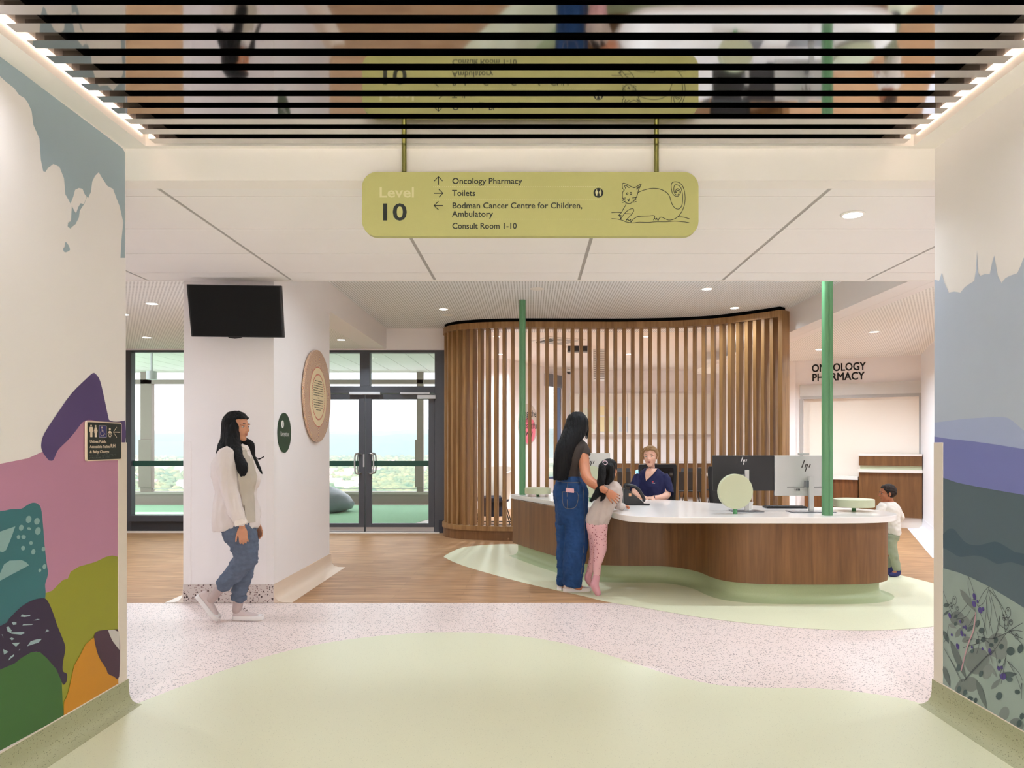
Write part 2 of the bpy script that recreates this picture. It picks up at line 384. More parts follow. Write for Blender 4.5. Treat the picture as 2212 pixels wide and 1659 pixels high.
m = M(); m.box((3.38, YT+.03, ZLO-.004), (3.66, 11.0, ZH+.02)); m.box((3.60, YT+.03, ZLO-.006), (3.72, 11.0, ZLO+.03))
struct(m.obj('trim_6', WALL), 'white bulkhead above the right end of the desk', 'bulkhead')
struct(M().box((-7, -5.2, 3.2), (9, 11.5, 3.45)).box((-1.45, 11.5, 3.2), (9, 18.2, 3.45)).obj('ceiling', CEILM), 'unseen roof slab added above the foyer to keep out sun and sky', 'roof slab')
# ================================================================== OUTER WALLS
struct(M().box((-7.1, YE, 0), (-6.9, YG+.2, 3.2)).obj('wall_left', WALL), 'white side wall at the far left of the foyer', 'wall')
struct(M().box((-7.1, YE-.15, 0), (XL-.24, YE, 3.2)).obj('wall_left', WALL), 'white wall behind the colourful mural', 'wall')
struct(M().box((XR+.24, YE-.15, 0), (8.5, YE, 3.2)).obj('wall_right', WALL), 'white wall behind the blue mural', 'wall')
struct(M().box((8.3, YE, 0), (8.5, 8.6, 3.2)).obj('wall_right', WALL), 'white side wall at the far right of the foyer', 'wall')
struct(M().box((-6.9, YG-.08, 2.79), (-1.2, YG+.12, 3.2)).obj('wall_back', WALL), 'white wall strip above the glass doors', 'wall')
# column
cx0, cx1, cy0, cy1 = P(397, 1302, YW).x, P(591, 1302, YW).x, YW, 8.03
col = thing('column', ((cx0+cx1)/2, (cy0+cy1)/2, 0), 'white column carrying the black screen', 'column', None, 'structure')
M().box((cx0, cy0, .0), (cx1, cy1, 3.15)).obj('shaft', WALL, col)
WGUARD = mat('white_guard', (238, 233, 231), .45, noise=.01)
for a, b in ((cx0-.003, cx0+.062), (cx1-.062, cx1+.003)):
    M().box((a, cy0-.004, .158), (b, cy0+.05, 1.376)).obj('corner_guard', WGUARD, col, bevel=.001)
M().box((cx0-.002, cy0-.007, .0025), (cx1+.002, cy0, .158)).obj('skirting', TERR2, col)
prof = [(0, .156), (.005, .156), (.007, .08), (.016, .045), (.04, .018), (.08, .006), (.16, .0026), (0, .0026)]
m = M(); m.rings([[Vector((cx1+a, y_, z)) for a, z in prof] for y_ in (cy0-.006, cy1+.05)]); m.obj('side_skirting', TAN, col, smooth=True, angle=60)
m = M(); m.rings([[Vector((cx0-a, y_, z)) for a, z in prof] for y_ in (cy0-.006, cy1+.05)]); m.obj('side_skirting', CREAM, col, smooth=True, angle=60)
# ================================================================== GLAZING (window and doors in the back wall)
def frame(parent, x0, x1, z0, z1, y=YG, w=.06, d=.11, mt=None, name='frame'):
    m = M(); m.box((x0, y-d/2, z0), (x0+w, y+d/2, z1)); m.box((x1-w, y-d/2, z0), (x1, y+d/2, z1)); m.box((x0+w, y-d/2, z0), (x1-w, y+d/2, z0+w)); m.box((x0+w, y-d/2, z1-w), (x1-w, y+d/2, z1)); return m.obj(name, mt or MFRAME, parent, bevel=.003)
GREEN_BAND = mat('green_band', (14, 66, 52), .4, noise=.02)
zt = 2.79
w1 = thing('window_1', (-5.1, YG, 0), 'tall window with a charcoal frame and dark green band left of the column', 'window', None, 'structure')
wx0, wx1 = P(288, 900, YG).x, -3.78
m = M(); m.box((-6.9, YG-.06, 0), (wx0, YG+.06, zt)); m.box((wx1, YG-.06, 0), (wx1+.1, YG+.06, zt)); m.box((wx0, YG-.06, zt-.03), (wx1, YG+.06, zt)); m.obj('frame', MFRAME, w1, bevel=.003)
zs = H-(1112-CY)*YG/F
M().box((wx0, YG-.06, .0015), (wx1, YG+.05, zs)).obj('sill_panel', mat('dark_panel', (52, 53, 58), .4), w1)
M().box((wx0, YG-.13, zs-.09), (wx1, YG+.05, zs)).obj('sill', MFRAME, w1, bevel=.003)
M().box((wx0, YG-.006, zs), (wx1, YG+.006, zt-.03)).obj('pane', GLASS, w1)
gz0, gz1 = H-(1007-CY)*YG/F, H-(995.5-CY)*YG/F
M().box((wx0, YG-.009, gz0), (wx1, YG-.0065, gz1)).obj('green_band', GREEN_BAND, w1)
struct(M().box((-6.9, YG-.09, .0015), (-3.7, YG-.07, .03)).obj('baseboard_back', CREAM), 'thin pale floor strip under the left window', 'skirting')
d1 = thing('door_1', (-2.516, YG, 0), 'charcoal framed double glass doors with green band and steel pulls', 'door', None, 'structure')
xc, xr, xl = P(790, 900, YG).x, P(889/3.607+700, 900, YG).x, 0
xr = P(936, 900, YG).x; xo = P(958, 900, YG).x; xl = xc-(xr-xc)
ztr = H+(CY-835)*YG/F; zdo = H+(CY-850)*YG/F
m = M(); m.box((xl-.2, YG-.07, 0), (xl, YG+.07, zt)); m.box((xr+.03, YG-.07, 0), (xo+.1, YG+.07, zt)); m.box((xl, YG-.07, zt-.04), (xr+.03, YG+.07, zt)); m.box((xl, YG-.07, zdo), (xr+.03, YG+.07, ztr)); m.box((xc-.075, YG-.07, ztr), (xc+.075, YG+.07, zt-.04))
m.obj('door_frame', MFRAME, d1, bevel=.003)
for a, b in ((xl, xc-.075), (xc+.075, xr+.03)):
    M().box((a, YG-.004, ztr), (b, YG+.004, zt-.04)).obj('transom_pane', GLASS, d1)
zb0, zb1 = .012, H-(1130-CY)*YG/F
for i, (a, b) in enumerate(((xl+.004, xc-.004), (xc+.004, xr+.026))):
    st = .095
    m = M(); m.box((a, YG-.045, zb0), (a+st, YG+.01, zdo-.006)); m.box((b-st, YG-.045, zb0), (b, YG+.01, zdo-.006)); m.box((a+st, YG-.045, zb0), (b-st, YG+.01, zb1)); m.box((a+st, YG-.045, H+(CY-863)*YG/F), (b-st, YG+.01, zdo-.006))
    lf = m.obj('door_leaf', MFRAME, d1, bevel=.003)
    M().box((a+st, YG-.02, zb1), (b-st, YG-.012, H+(CY-863)*YG/F)).obj('pane', GLASS, lf)
    M().box((a+st, YG-.026, gz0), (b-st, YG-.021, gz1)).obj('green_band', GREEN_BAND, lf)
    M().box((a+.01, YG-.049, .02), (b-.01, YG-.046, .085)).obj('kick_plate', STEEL, lf)
    hx = b-.045 if i == 0 else a+.045; sgn = -1 if i == 0 else 1
    for yy in (-.11, .07):
        z0h, z1h = H-(1024-CY)*YG/F, H-(978-CY)*YG/F; xx = hx+sgn*.09; pts = []
        pts = [(hx+sgn*.01, YG-.045 if yy < 0 else YG+.01, z0h+.02), (hx+sgn*.02, YG+yy*.6, z0h+.02), (hx+sgn*.05, YG+yy, z0h+.01), (xx, YG+yy, z0h+.05), (xx, YG+yy, z1h-.05), (hx+sgn*.05, YG+yy, z1h-.01), (hx+sgn*.02, YG+yy*.6, z1h-.02), (hx+sgn*.01, YG-.045 if yy < 0 else YG+.01, z1h-.02)]
        M().tube(spline(pts, 5, False), .013, 10).obj('pull_handle', STEEL, lf, smooth=True)
    if i == 0: M().box((hx-.012+.03, YG-.05, z0h+.11), (hx+.012+.03, YG-.045, z1h-.02)).obj('lock_plate', STEEL, lf, bevel=.002)
SILV = mat('silver_paint', (196, 196, 198), .4, .3, noise=.01)
for (a, b, c, e) in ((755, 822, 847, 852.5), (865, 929, 847.5, 852), (902, 941, 853.5, 861.5)):
    p0 = P(a, e, YG-.1); p1 = P(b, c, YG-.1); M().box((p0.x, YG-.13, p0.z), (p1.x, YG-.045, p1.z)).obj('door_closer', SILV, d1, bevel=.002)
M().box((xl, YG-.16, .0015), (xo-.05, YG-.05, .012)).obj('threshold', CREAM, d1)
M().box((P(948, 1, YG-.1).x, YG-.11, .0015), (P(958, 1, YG-.1).x, YG-.07, .2)).obj('jamb_foot', mat('dark_navy', (28, 32, 46), .4), d1)
# ================================================================== ROOM BEHIND THE SCREEN
struct(M().box((-1.42, YG+.1, 0), (-1.3, 15.3, 3.2)).obj('wall_left', WALL), 'white left wall of the room behind the timber screen', 'wall')
struct(M().box((-1.42, 15.3, 0), (-.42, 15.42, 3.2)).obj('wall_back', WALL), 'white wall piece behind the left end of the timber screen', 'wall')
A1, B1 = Vector((-.42, 15.3, 0)), Vector((.79, 17.5, 0)); u1 = (B1-A1).normalized(); n1 = Vector((u1.y, -u1.x, 0)); L1 = (B1-A1).length
def ob(t, z, d=0): return A1+u1*t+n1*d+Vector((0, 0, z))
def obx(px, py):
    """pixel -> (t, z) on the oblique wall"""
    r = Vector(((px-CX)/F, 1, (CY-py)/F)); O = Vector((0, 0, H)); s = (A1-O).dot(n1)/r.dot(n1); p = O+r*s; return (p-A1).dot(u1), p.z
t0, _ = obx(1177.5, 820); t1, _ = obx(1213, 820); zw1 = obx(1178, 828)[1]; zw0 = .55
m = M()
def slab(m, ta, tb, za, zb, d0=-.12, d1=0): return m.prism([ob(ta, za, d0), ob(tb, za, d0), ob(tb, za, d1), ob(ta, za, d1)], (0, 0, zb-za))
slab(m, 0, t0, 0, 3.2); slab(m, t1, L1, 0, 3.2); slab(m, t0, t1, 0, zw0); slab(m, t0, t1, zw1, 3.2)
struct(m.obj('wall_back', WALL), 'white angled wall with the narrow window behind the screen', 'wall')
w2 = thing('window_2', ob((t0+t1)/2, 0), 'narrow tall window with a grey roller blind behind the timber screen', 'window', None, 'structure')
m = M(); slab(m, t0, t0+.05, zw0, zw1, -.1, -.02); slab(m, t1-.05, t1, zw0, zw1, -.1, -.02); slab(m, t0+.05, t1-.05, zw0, zw0+.05, -.1, -.02); m.obj('frame', mat('blue_grey_frame', (104, 116, 148), .4, .2), w2)
m = M(); slab(m, t0+.05, t1-.05, zw0, zw1, -.07, -.06); m.obj('pane', GLASS, w2)
m = M(); slab(m, t0-.03, t1+.05, zw1-.06, obx(1178, 807)[1], .0, .09); m.obj('blind_box', mat('grey_blind', (112, 114, 122), .6), w2)
bk = struct(M().box((.7, 17.5, 0), (4.5, 17.62, 3.2)).obj('wall_back', WALL), 'white back wall of the room behind the timber screen', 'wall')
struct(M().box((4.35, 13.2, 0), (4.48, 17.6, 3.2)).obj('wall_right', WALL), 'white right wall of the room behind the timber screen', 'wall')
# ================================================================== PHARMACY CORNER
struct(M().box((4.48, 15, 0), (6.2, 15.12, 3.2)).obj('wall_back', WALL), 'white wall seen past the right end of the timber screen', 'wall')
A2 = Vector((4.61, 12.95, 0)); B2 = Vector((6.38, 12.0, 0)); u2 = (B2-A2).normalized(); n2 = Vector((u2.y, -u2.x, 0)); L2 = (B2-A2).length
if n2.y > 0: n2 = -n2
def ph(t, z, d=0): return A2+u2*t+n2*d+Vector((0, 0, z))
def phx(px, py, d=0):
    r = Vector(((px-CX)/F, 1, (CY-py)/F)); O = Vector((0, 0, H)); A = A2+n2*d; s = (A-O).dot(n2)/r.dot(n2); p = O+r*s; return (p-A).dot(u2), p.z
def pslab(m, ta, tb, za, zb, d0=-.12, d1=0): return m.prism([ph(ta, za, d0), ph(tb, za, d0), ph(tb, za, d1), ph(ta, za, d1)], (0, 0, zb-za))
ta = phx(1735, 900)[0]; tb = phx(1985, 900)[0]; zo1 = phx(1985, 856)[1]; zo0 = .74
m = M(); pslab(m, 0, ta, 0, 3.0, -.25); pslab(m, tb, L2, 0, 3.0, -.25); pslab(m, ta, tb, zo1+.0, 3.0, -.25); pslab(m, ta, tb, 0, zo0, -.25)
phw = struct(m.obj('wall_back', WALL), 'cream pharmacy wall around the service hatch', 'wall')
struct(M().prism([(4.58, 12.98, 0), (4.66, 12.9, 0), (4.66, 15.1, 0), (4.58, 15.1, 0)], (0, 0, 3.0)).obj('wall_back', WALL), 'white return wall left of the pharmacy', 'wall')
C2 = Vector((5.63, 10.2, 0)); d2 = (C2-B2).normalized(); E2 = B2+d2*3.6; nn = Vector((-d2.y, d2.x, 0)); nn = nn if nn.x > 0 else -nn
struct(M().prism([B2-d2*.4, E2, E2+nn*.15, B2-d2*.4+nn*.15], (0, 0, 3.0)).obj('wall_right', mat('cool_white_wall', (228, 229, 233), .6, noise=.01)), 'bright white wall between the pharmacy and the blue mural', 'wall')
struct(M().prism([E2, E2+Vector((4, 0, 0)), E2+Vector((4, .15, 0)), E2+Vector((0, .15, 0))], (0, 0, 3.0)).obj('wall_right', WALL), 'white wall hidden behind the blue mural', 'wall')
pr2 = [(0, .17), (.005, .17), (.007, .08), (.016, .045), (.05, .018), (.12, .006), (.22, .0026), (0, .0026)]
m = M(); m.rings([[p-nn*a+Vector((0, 0, z)) for a, z in pr2] for p in (B2, E2)]); struct(m.obj('baseboard_right', mat('white_skirting', (226, 226, 232), .45), smooth=True, angle=60), 'white coved skirting under the bright white wall', 'skirting')
# ================================================================== MURALS (flat paint, thin layers on the walls)
KC = [0]
def Lw(px, py, k): return WX(px, py, XL)+Vector((.0006+.0005*k, 0, 0))
def Rw(px, py, k): return WX(px, py, XR)-Vector((.0006+.0005*k, 0, 0))
def paint(wall, fn, pts, col, k, name='mural_shape', sm=True, sub=5, rough=.6):
    KC[0] += 1; k = k+.045*(KC[0] % 21)
    p = None
    for lim, far in ((2420, 4600), (-260, -2600)):    # carry the painted bands on along the wall behind the viewer
        for i in range(len(pts)):
            a, b = pts[i], pts[(i+1) % len(pts)]
            if a[0] == lim and b[0] == lim:
                k_ = (far-CX)/(lim-CX); o_ = list(pts[i+1:])+list(pts[:i+1]); o_ = sp2(o_, sub, False) if sm else o_
                p = o_+[(far, CY+(a[1]-CY)*k_), (far, CY+(b[1]-CY)*k_)]; break
    if p is None: p = sp2(pts, sub) if sm else pts
    m = M(); m.poly([fn(a, b, k) for a, b in p]); return m.obj(name, mat('mural_%02x%02x%02x' % col, col, rough, noise=.02), wall)
def ellpts(cx, cy, rx, ry, rot=0, n=14):
    c, s = math.cos(rot), math.sin(rot); return [(cx+rx*math.cos(t)*c-ry*math.sin(t)*s, cy+rx*math.cos(t)*s+ry*math.sin(t)*c) for t in [2*math.pi*i/n for i in range(n)]]
def cl(px): return 318-(264-px)*.75+2          # ceiling line on the left wall
def sk(px): return 1474+(268-px)*.5485
jag = [(-260,60),(-120,115),(0,165),(14,178),(30,190),(41,205),(53,212),(60,222),(68,240),(72,270),(85,300),(88,345),(93,370),(98,371),(104,362),(115,354),(128,360),(138,385),(141,420),(148,432),(152,440),(158,425),(162,410),(170,406),(178,408),(183,420),(190,428),(196,415),(199,392),(205,380),(213,372),(220,384),(232,402),(244,408),(252,430),(258,445),(266,480),(262,520),(260,557),(270,557)]
paint(wl, Lw, jag+[(270,330),(264,320),(200,cl(200)),(100,cl(100)),(0,cl(0)),(-260,cl(-260))], (158,176,186), 0, sm=False)
paint(wl, Lw, [(155,445),(160,455),(164,461),(169,447),(174,439),(181,441),(187,425),(190,419),(182,440),(172,455),(170,470),(163,484),(155,490),(152,494),(146,489),(147,481),(153,478)], (158,176,186), 0, sm=False)
paint(wl, Lw, [(141,523),(146,527),(150,535),(150,541),(140,545),(136,538),(140,533)], (158,176,186), 0)
paint(wl, Lw, [(-260,1042),(-100,1020),(0,1002),(60,990),(100,972),(140,950),(165,922),(185,906),(205,905),(254,940),(270,950),(270,1230),(180,1300),(0,1320),(-260,1320)], (184,130,158), 0, sm=False)
paint(wl, Lw, [(199.7,806),(207.5,809),(216,823.5),(225,861),(233,899),(236.5,908),(250,911),(268,909),(270,910),(270,955),(252,955),(240,930),(220,915),(196,907),(178.5,911.6),(160,935),(143,954),(125,972),(115,993),(108,995),(102.6,992),(90,973),(89,955),(96,935),(120.5,897),(154,850),(185,819)], (80,62,112), 1, sub=3)
paint(wl, Lw, [(-260,1130),(-100,1112),(0,1104),(22,1100),(45,1099),(58,1091),(70,1086),(80,1088),(88,1098),(92,1130),(96,1180),(100,1215),(103,1240),(97,1262),(98,1282),(92,1300),(60,1310),(0,1365),(-260,1480)], (50,108,116), 1, sub=3)
for e in ((61,1122,6,8),(79,1126,6,7.5),(45,1140,5,6.5),(62,1142,4.5,3),(81,1147,6,8.5),(39,1160,4,4.5),(50,1160,5,4.5),(66,1173,4,4),(49,1184,4.5,5),(71,1192,4.5,6),(93,1186,4,5),(95,1224,4,5.5),(85,1232,3,4)):
    paint(wl, Lw, ellpts(*e, .25), (134,168,168), 2, 'mural_spot', False)
paint(wl, Lw, [(-40,1160),(0,1148),(32,1137),(24,1160),(12,1188),(5,1193),(-40,1180)], (134,168,168), 2, 'mural_spot', False)
paint(wl, Lw, [(-40,1270),(0,1237),(8,1219),(20,1211),(46,1210),(55,1214),(62,1221),(30,1238),(0,1254)], (134,168,168), 2, 'mural_spot', False)
paint(wl, Lw, [(93,1290),(98,1281),(112,1276),(135,1253),(146,1250),(152,1235),(170,1224),(205,1214),(228,1203),(242,1200),(256,1203),(256,sk(256)),(120,sk(120)),(118,1440)], (146,146,40), 1, sm=False)
paint(wl, Lw, [(0,1352),(18,1337),(42,1313),(66,1298),(90,1292),(102,1298),(114,1325),(123,1352),(138,1389),(140,1404),(135,1431),(135,1450),(143,1455),(143.5,1470),(137,1479),(132,1473),(120,1446),(99,1422),(84,1409),(66,1410),(45,1422),(30,1434),(0,1447),(-150,1510),(-260,1560),(-260,1450),(-120,1400)], (48,34,62), 3, sub=3)
for pl in ([(43,1332),(46,1327),(55,1329),(65,1328),(63,1331),(52,1333)],[(70,1340),(80,1337),(85,1338),(77,1340)],[(47,1351),(49,1348),(70,1348),(68,1350)],[(24,1345),(28,1343),(34,1344),(34,1349),(27,1350)],[(12,1355),(17,1353),(24,1362),(22,1366),(50,1365),(52,1368),(44,1371),(24,1369),(15,1364)],[(96,1366),(100,1359),(105,1363)],[(57,1396),(65,1385),(78,1381),(89,1380),(82,1388),(66,1393)],[(19,1379),(24,1377),(30,1380),(24,1383)],[(24,1389),(42,1388),(33,1397)],[(5,1402),(17,1408),(7,1414)],[(16,1427),(20,1419),(29,1413),(29,1417)],[(2,1370),(4,1371),(6,1378)],[(38,1405),(42,1401),(41,1405)]):
    paint(wl, Lw, pl, (150,176,182), 4, 'mural_spot', False)
paint(wl, Lw, [(-260,1560),(-150,1510),(0,1446),(30,1433),(45,1421),(66,1409),(84,1408),(99,1421),(120,1445),(132,1473),(134,1520),(137,sk(137)),(0,sk(0)),(-260,sk(-260))], (56,100,46), 4, sm=False)
paint(wl, Lw, [(197,1380),(183.5,1392),(171.5,1416),(159,1437),(153.5,1461),(147,1491),(141,1509),(137,1515),(136,sk(136)),(256,sk(256)),(256,1395),(215,1370)], (196,132,26), 5, sm=False)
paint(wl, Lw, [(201.5,1377),(207.6,1364.6),(222.6,1361),(240,1361),(256,1368),(256,1461),(243.7,1461),(231.6,1455),(227,1443),(210.6,1416)], (74,46,64), 6, sub=3)
paint(wl, Lw, [(231.6,1361),(244,1360),(256,1366),(256,1404),(240.7,1384),(234.6,1370.6)], (206,200,196), 7, sm=False)
# --- right wall
def skr(px): return 1474+(px-2025)*.5775
tree = [(2019,604),(2029,607),(2035,589),(2039,607),(2044,618),(2050,632),(2062,630),(2075,632),(2084,621),(2092,615),(2105,607),(2109,580),(2111,541),(2112,575),(2113,588),(2117.5,596),(2128,592),(2138.6,592),(2144,566),(2148,552),(2152,575),(2156,596),(2164,611),(2172,601),(2181,596),(2198,590),(2205,575),(2212,556),(2220,590),(2260,570),(2290,600),(2340,560),(2420,600)]
paint(wr, Rw, tree+[(2420,1060),(2019,960)], (182,192,210), 0, sm=False)
paint(wr, Rw, [(2019,913),(2050,909),(2080,905),(2140,901),(2165,900),(2178,903),(2190,911),(2212,930),(2260,975),(2420,1080),(2420,1100),(2019,950)], (166,178,214), 1, sm=False)
paint(wr, Rw, [(2019,943),(2050,948),(2100,953),(2150,960),(2212,970),(2420,1010),(2420,1160),(2019,1060)], (116,122,184), 2, sm=False)
paint(wr, Rw, [(2019,1026),(2038,1032),(2070,1043),(2120,1053),(2212,1069),(2420,1110),(2420,1520),(2019,1260)], (80,98,108), 3, sm=False)
paint(wr, Rw, [(2030,1160),(2040,1152),(2050,1143),(2062,1143),(2072,1155),(2085,1170),(2100,1177),(2120,1177),(2150,1170),(2170,1178),(2190,1190),(2212,1196),(2420,1235),(2420,1290),(2212,1222),(2180,1215),(2155,1218),(2130,1205),(2105,1200),(2075,1203),(2055,1192),(2040,1184),(2030,1184)], (60,84,98), 4, sub=3)
paint(wr, Rw, [(2030,1225),(2070,1236),(2100,1248),(2140,1268),(2180,1292),(2212,1312),(2300,1366),(2420,1440),(2420,skr(2420)),(2030,skr(2030))], (146,162,156), 5, sm=False)
def cr_(x, y): return (2012+x/3.77, 1160+y/3.77)     # coordinates read off an enlarged view
def leaf(x0, y0, x1, y1, w, n=7):
    dx, dy = x1-x0, y1-y0; L = math.hypot(dx, dy); nx, ny = -dy/L*w, dx/L*w; a = []; b = []
    for i in range(n+1):
        t = i/n; s = math.sin(math.pi*t**.8); a.append((x0+dx*t+nx*s, y0+dy*t+ny*s)); b.append((x0+dx*t-nx*s, y0+dy*t-ny*s))
    return [cr_(*p) for p in a+b[::-1][1:-1]]
GREYS = ((112,122,120), (122,132,129), (92,104,102), (72,90,90), (64,84,86))
for (x, y, rx, ry) in ((215,660,60,55),(270,690,50,45),(540,880,85,100),(380,1010,100,110),(330,1200,60,60),(570,930,60,70),(460,1100,40,60),(600,1440,40,60),(700,1530,60,55),(250,1240,50,90)):
    paint(wr, Rw, [cr_(*p) for p in ellpts(x, y, rx, ry, .3)], GREYS[0] if (x+y) % 20 else GREYS[1], 6, 'mural_leaf')
for a in ((160,840,300,1175,26,2),(105,1050,160,1220,22,2),(375,1160,460,1405,24,2),(240,425,372,612,24,0),(205,820,265,725,22,0),(255,850,345,820,24,0),(495,1240,575,1150,20,0),(300,760,365,630,16,1),(570,1130,710,1115,26,3),(105,560,158,550,18,3),(105,760,150,870,18,3),(300,770,350,715,16,3),(105,640,155,595,10,3),(430,780,510,1045,12,1),(470,1020,545,1150,14,1),(145,710,215,745,14,1)):
    paint(wr, Rw, leaf(*a[:5]), GREYS[a[5]], 8, 'mural_leaf', False)
for (x, y, rx, ry) in ((385,705,16,32),(418,762,24,26),(535,842,18,26),(385,850,16,20),(498,882,20,18),(580,892,20,24),(655,930,34,36),(645,1160,26,22),(412,1115,16,28),(230,1065,18,32),(230,1245,16,34),(282,1268,16,28),(325,1315,24,18),(368,1332,16,24),(560,1295,26,34),(710,1262,24,20),(735,910,24,38),(725,1520,22,30),(748,1460,20,28),(565,1010,12,18),(205,705,12,18),(210,645,14,16),(340,930,14,18),(432,835,20,24)):
    paint(wr, Rw, [cr_(*p) for p in ellpts(x, y, rx, ry, .25, 9)], GREYS[4], 9, 'mural_pebble', False)
for (x, y, rx, ry) in ((360,485,13,30),(357,545,16,28),(387,527,9,16),(408,597,18,27),(431,587,9,17),(158,641,10,24),(246,690,8,14),(257,785,11,26),(222,890,12,26),(272,735,8,12),(288,735,7,20),(175,797,8,12),(282,800,8,12),(487,935,13,30),(426,910,8,13),(558,1070,12,20),(583,1065,10,17),(595,1135,26,28),(340,898,8,14)):
    paint(wr, Rw, [cr_(*p) for p in ellpts(x, y, rx, ry, -.25, 12)], (70,58,128), 10, 'mural_berry', False)
def rline(pts, w, col, k, sub=4):
    KC[0] += 1; k = k+.045*(KC[0] % 21); m = M(); m.ribbon([Rw(*cr_(*p), k) for p in sp2(pts, sub, False)], w, (1, 0, 0)); return m.obj('mural_line', mat('mural_%02x%02x%02x' % col, col, .6, noise=0), wr)
rline([(372,612),(355,750),(318,850),(290,940),(252,1090)], .008, (190,150,160), 11)
DK = (58,66,72)
for ln in ([(313,325),(310,400),(335,510),(360,480),(335,380),(313,325)],[(485,400),(430,460),(385,560),(440,530),(485,400)],[(483,430),(520,560),(560,700),(630,760)],[(483,430),(560,530),(600,650),(612,770)],[(462,500),(470,640),(500,740),(520,830)],[(462,500),(455,640),(430,800)],[(400,600),(440,700),(465,800)],[(275,1175),(350,1080),(440,990),(510,940),(580,840),(640,770),(754,700)],[(285,1165),(370,1070),(460,970),(520,920)],[(390,810),(500,830),(580,800),(640,775)],[(640,775),(754,830)],[(640,775),(690,760),(754,770)],[(640,660),(640,720),(610,775)],[(195,660),(205,600),(200,550)],[(195,660),(260,600),(310,540)],[(195,660),(150,560),(105,440)],[(215,670),(290,650),(330,590)],[(110,900),(180,1030),(255,1180)],[(120,920),(200,1060),(262,1178)],[(280,850),(360,830),(450,850)],[(620,970),(590,1060),(560,1140)],[(620,970),(605,1060),(580,1195)],[(630,1010),(700,1130),(740,1240)],[(630,1010),(720,1100),(754,1170)],[(570,640),(560,740),(520,830),(545,760),(570,640)],[(740,1240),(750,1190),(745,1320)],[(430,830),(520,900),(550,1060)],[(290,760),(330,700),(370,630)],[(505,420),(560,520),(630,640)],[(480,470),(500,590),(480,760)],[(660,780),(720,840),(754,880)],[(150,720),(130,820),(110,860)],[(270,900),(340,880),(420,860)],[(380,770),(400,860),(380,950)]):
    rline(ln, .0027, DK, 11, 5)
for (x, y, rx, ry) in ((198,516,16,36),(222,582,11,16),(170,550,9,16),(178,570,8,12),(262,680,10,18),(637,615,21,42),(660,695,15,22),(598,645,10,14),(605,668,10,14),(706,810,14,22),(620,690,14,36),(655,770,10,14)):
    p = ellpts(x, y, rx, ry, 0, 16); rline(p+p[:2], .0027, DK, 11, 2)
    p = ellpts(x, y-ry*.4, rx*.3, rx*.3, 0, 8); rline(p+p[:2], .0027, DK, 11, 2)
# ================================================================== DOWNLIGHTS
LENS = emit('lamp_lens', (1, .95, .88), 14.0); RING = mat('lamp_ring', (240, 238, 234), .35, noise=0)
def downlight(x, y, z, power, label, col=LAMP_COL2, group=None, r=.055, spread=150, size=None):
    t = thing('downlight', (x, y, z), label, 'downlight', group)
    M().lathe((x, y, z), [(r, -.001), (r*1.25, -.001), (r*1.25, -.006), (r*1.02, -.010), (r, -.008), (r, -.001)], 28).obj('trim_ring', RING, t, smooth=True)
    M().cyl((x, y, z-.005), r*.98, .003, 28).obj('lens', LENS, t)
    ld = bpy.data.lights.new('lamp_light', 'AREA'); ld.shape = 'DISK'; ld.size = size or r*1.9; ld.energy = power; ld.color = col; ld.spread = math.radians(spread)
    lo = bpy.data.objects.new('lamp_light', ld); COL.objects.link(lo); lo.parent = t; lo.location = (0, 0, -.012)
    return t
p = P(1842, 462, F*(ZT-H)/(CY-462)); downlight(p.x, p.y, ZT, P_TILE*.45, 'starry bright downlight in the white tile ceiling')
for x, y_ in ((-3.9, 5.0), (4.6, 4.9), (-5.6, 5.3), (6.6, 5.2)):
    downlight(x, y_, ZT, P_TILE*(.8 if x < 0 else 1.4), 'downlight in the tile ceiling hidden behind the mural walls', group='hidden tile downlights')
for x, y_ in ((-1.5, -2.3), (-.5, -2.3), (.5, -2.3), (1.5, -2.3)):  # unseen lamps added to bounce light off the end wall onto sign and walls
    downlight(x, y_, ZC, P_CORR, 'added wall washing fill downlight in the corridor ceiling behind the viewer', LAMP_COL, 'added corridor fill downlights')
for x, lab in ((-2.03, 'small downlight above the colourful mural just out of view'), (2.037, 'small downlight above the blue mural just out of view')):
    downlight(x, 2.55, ZC, P_CORR*.2, lab, LAMP_COL, 'mural downlights', r=.03)
for (px, py), lab in (((1527, 623), 'nearer of the two downlights above the right of the screen'), ((1587, 664), 'farther of the two downlights above the right of the screen'), ((958, 667), 'downlight above the left end of the timber screen')):
    Y_ = F*(ZH-H)/(CY-py); p = P(px, py, Y_); downlight(p.x, p.y, ZH, P_HIGH, lab)
for x, y_ in ((-.9, 6.45), (.6, 6.45), (2.2, 6.45)):
    downlight(x, y_, ZH, P_HIGH*1.25, 'downlight in the high slotted ceiling hidden by the tile ceiling', group='hidden high downlights')
for (px, py), lab in (((737, 733), 'downlight right of the column before the glass doors'), ((266, 678), 'downlight left of the column at the edge of the mural wall'), ((1888, 716), 'nearer downlight in the low ceiling before the pharmacy'), ((1770, 754), 'farther downlight beside the right green pole before the pharmacy')):
    Y_ = F*(ZLO-H)/(CY-py); p = P(px, py, Y_); downlight(p.x, p.y, ZLO, P_LOW*(1.6 if px > 1700 else 1), lab)
for x, y_ in ((-3.9, 7.6), (4.9, 7.3), (6.6, 6.8), (-5.2, 10.0)):
    downlight(x, y_, ZLO, P_LOW, 'downlight in the low perforated ceiling out of view', group='hidden low downlights')
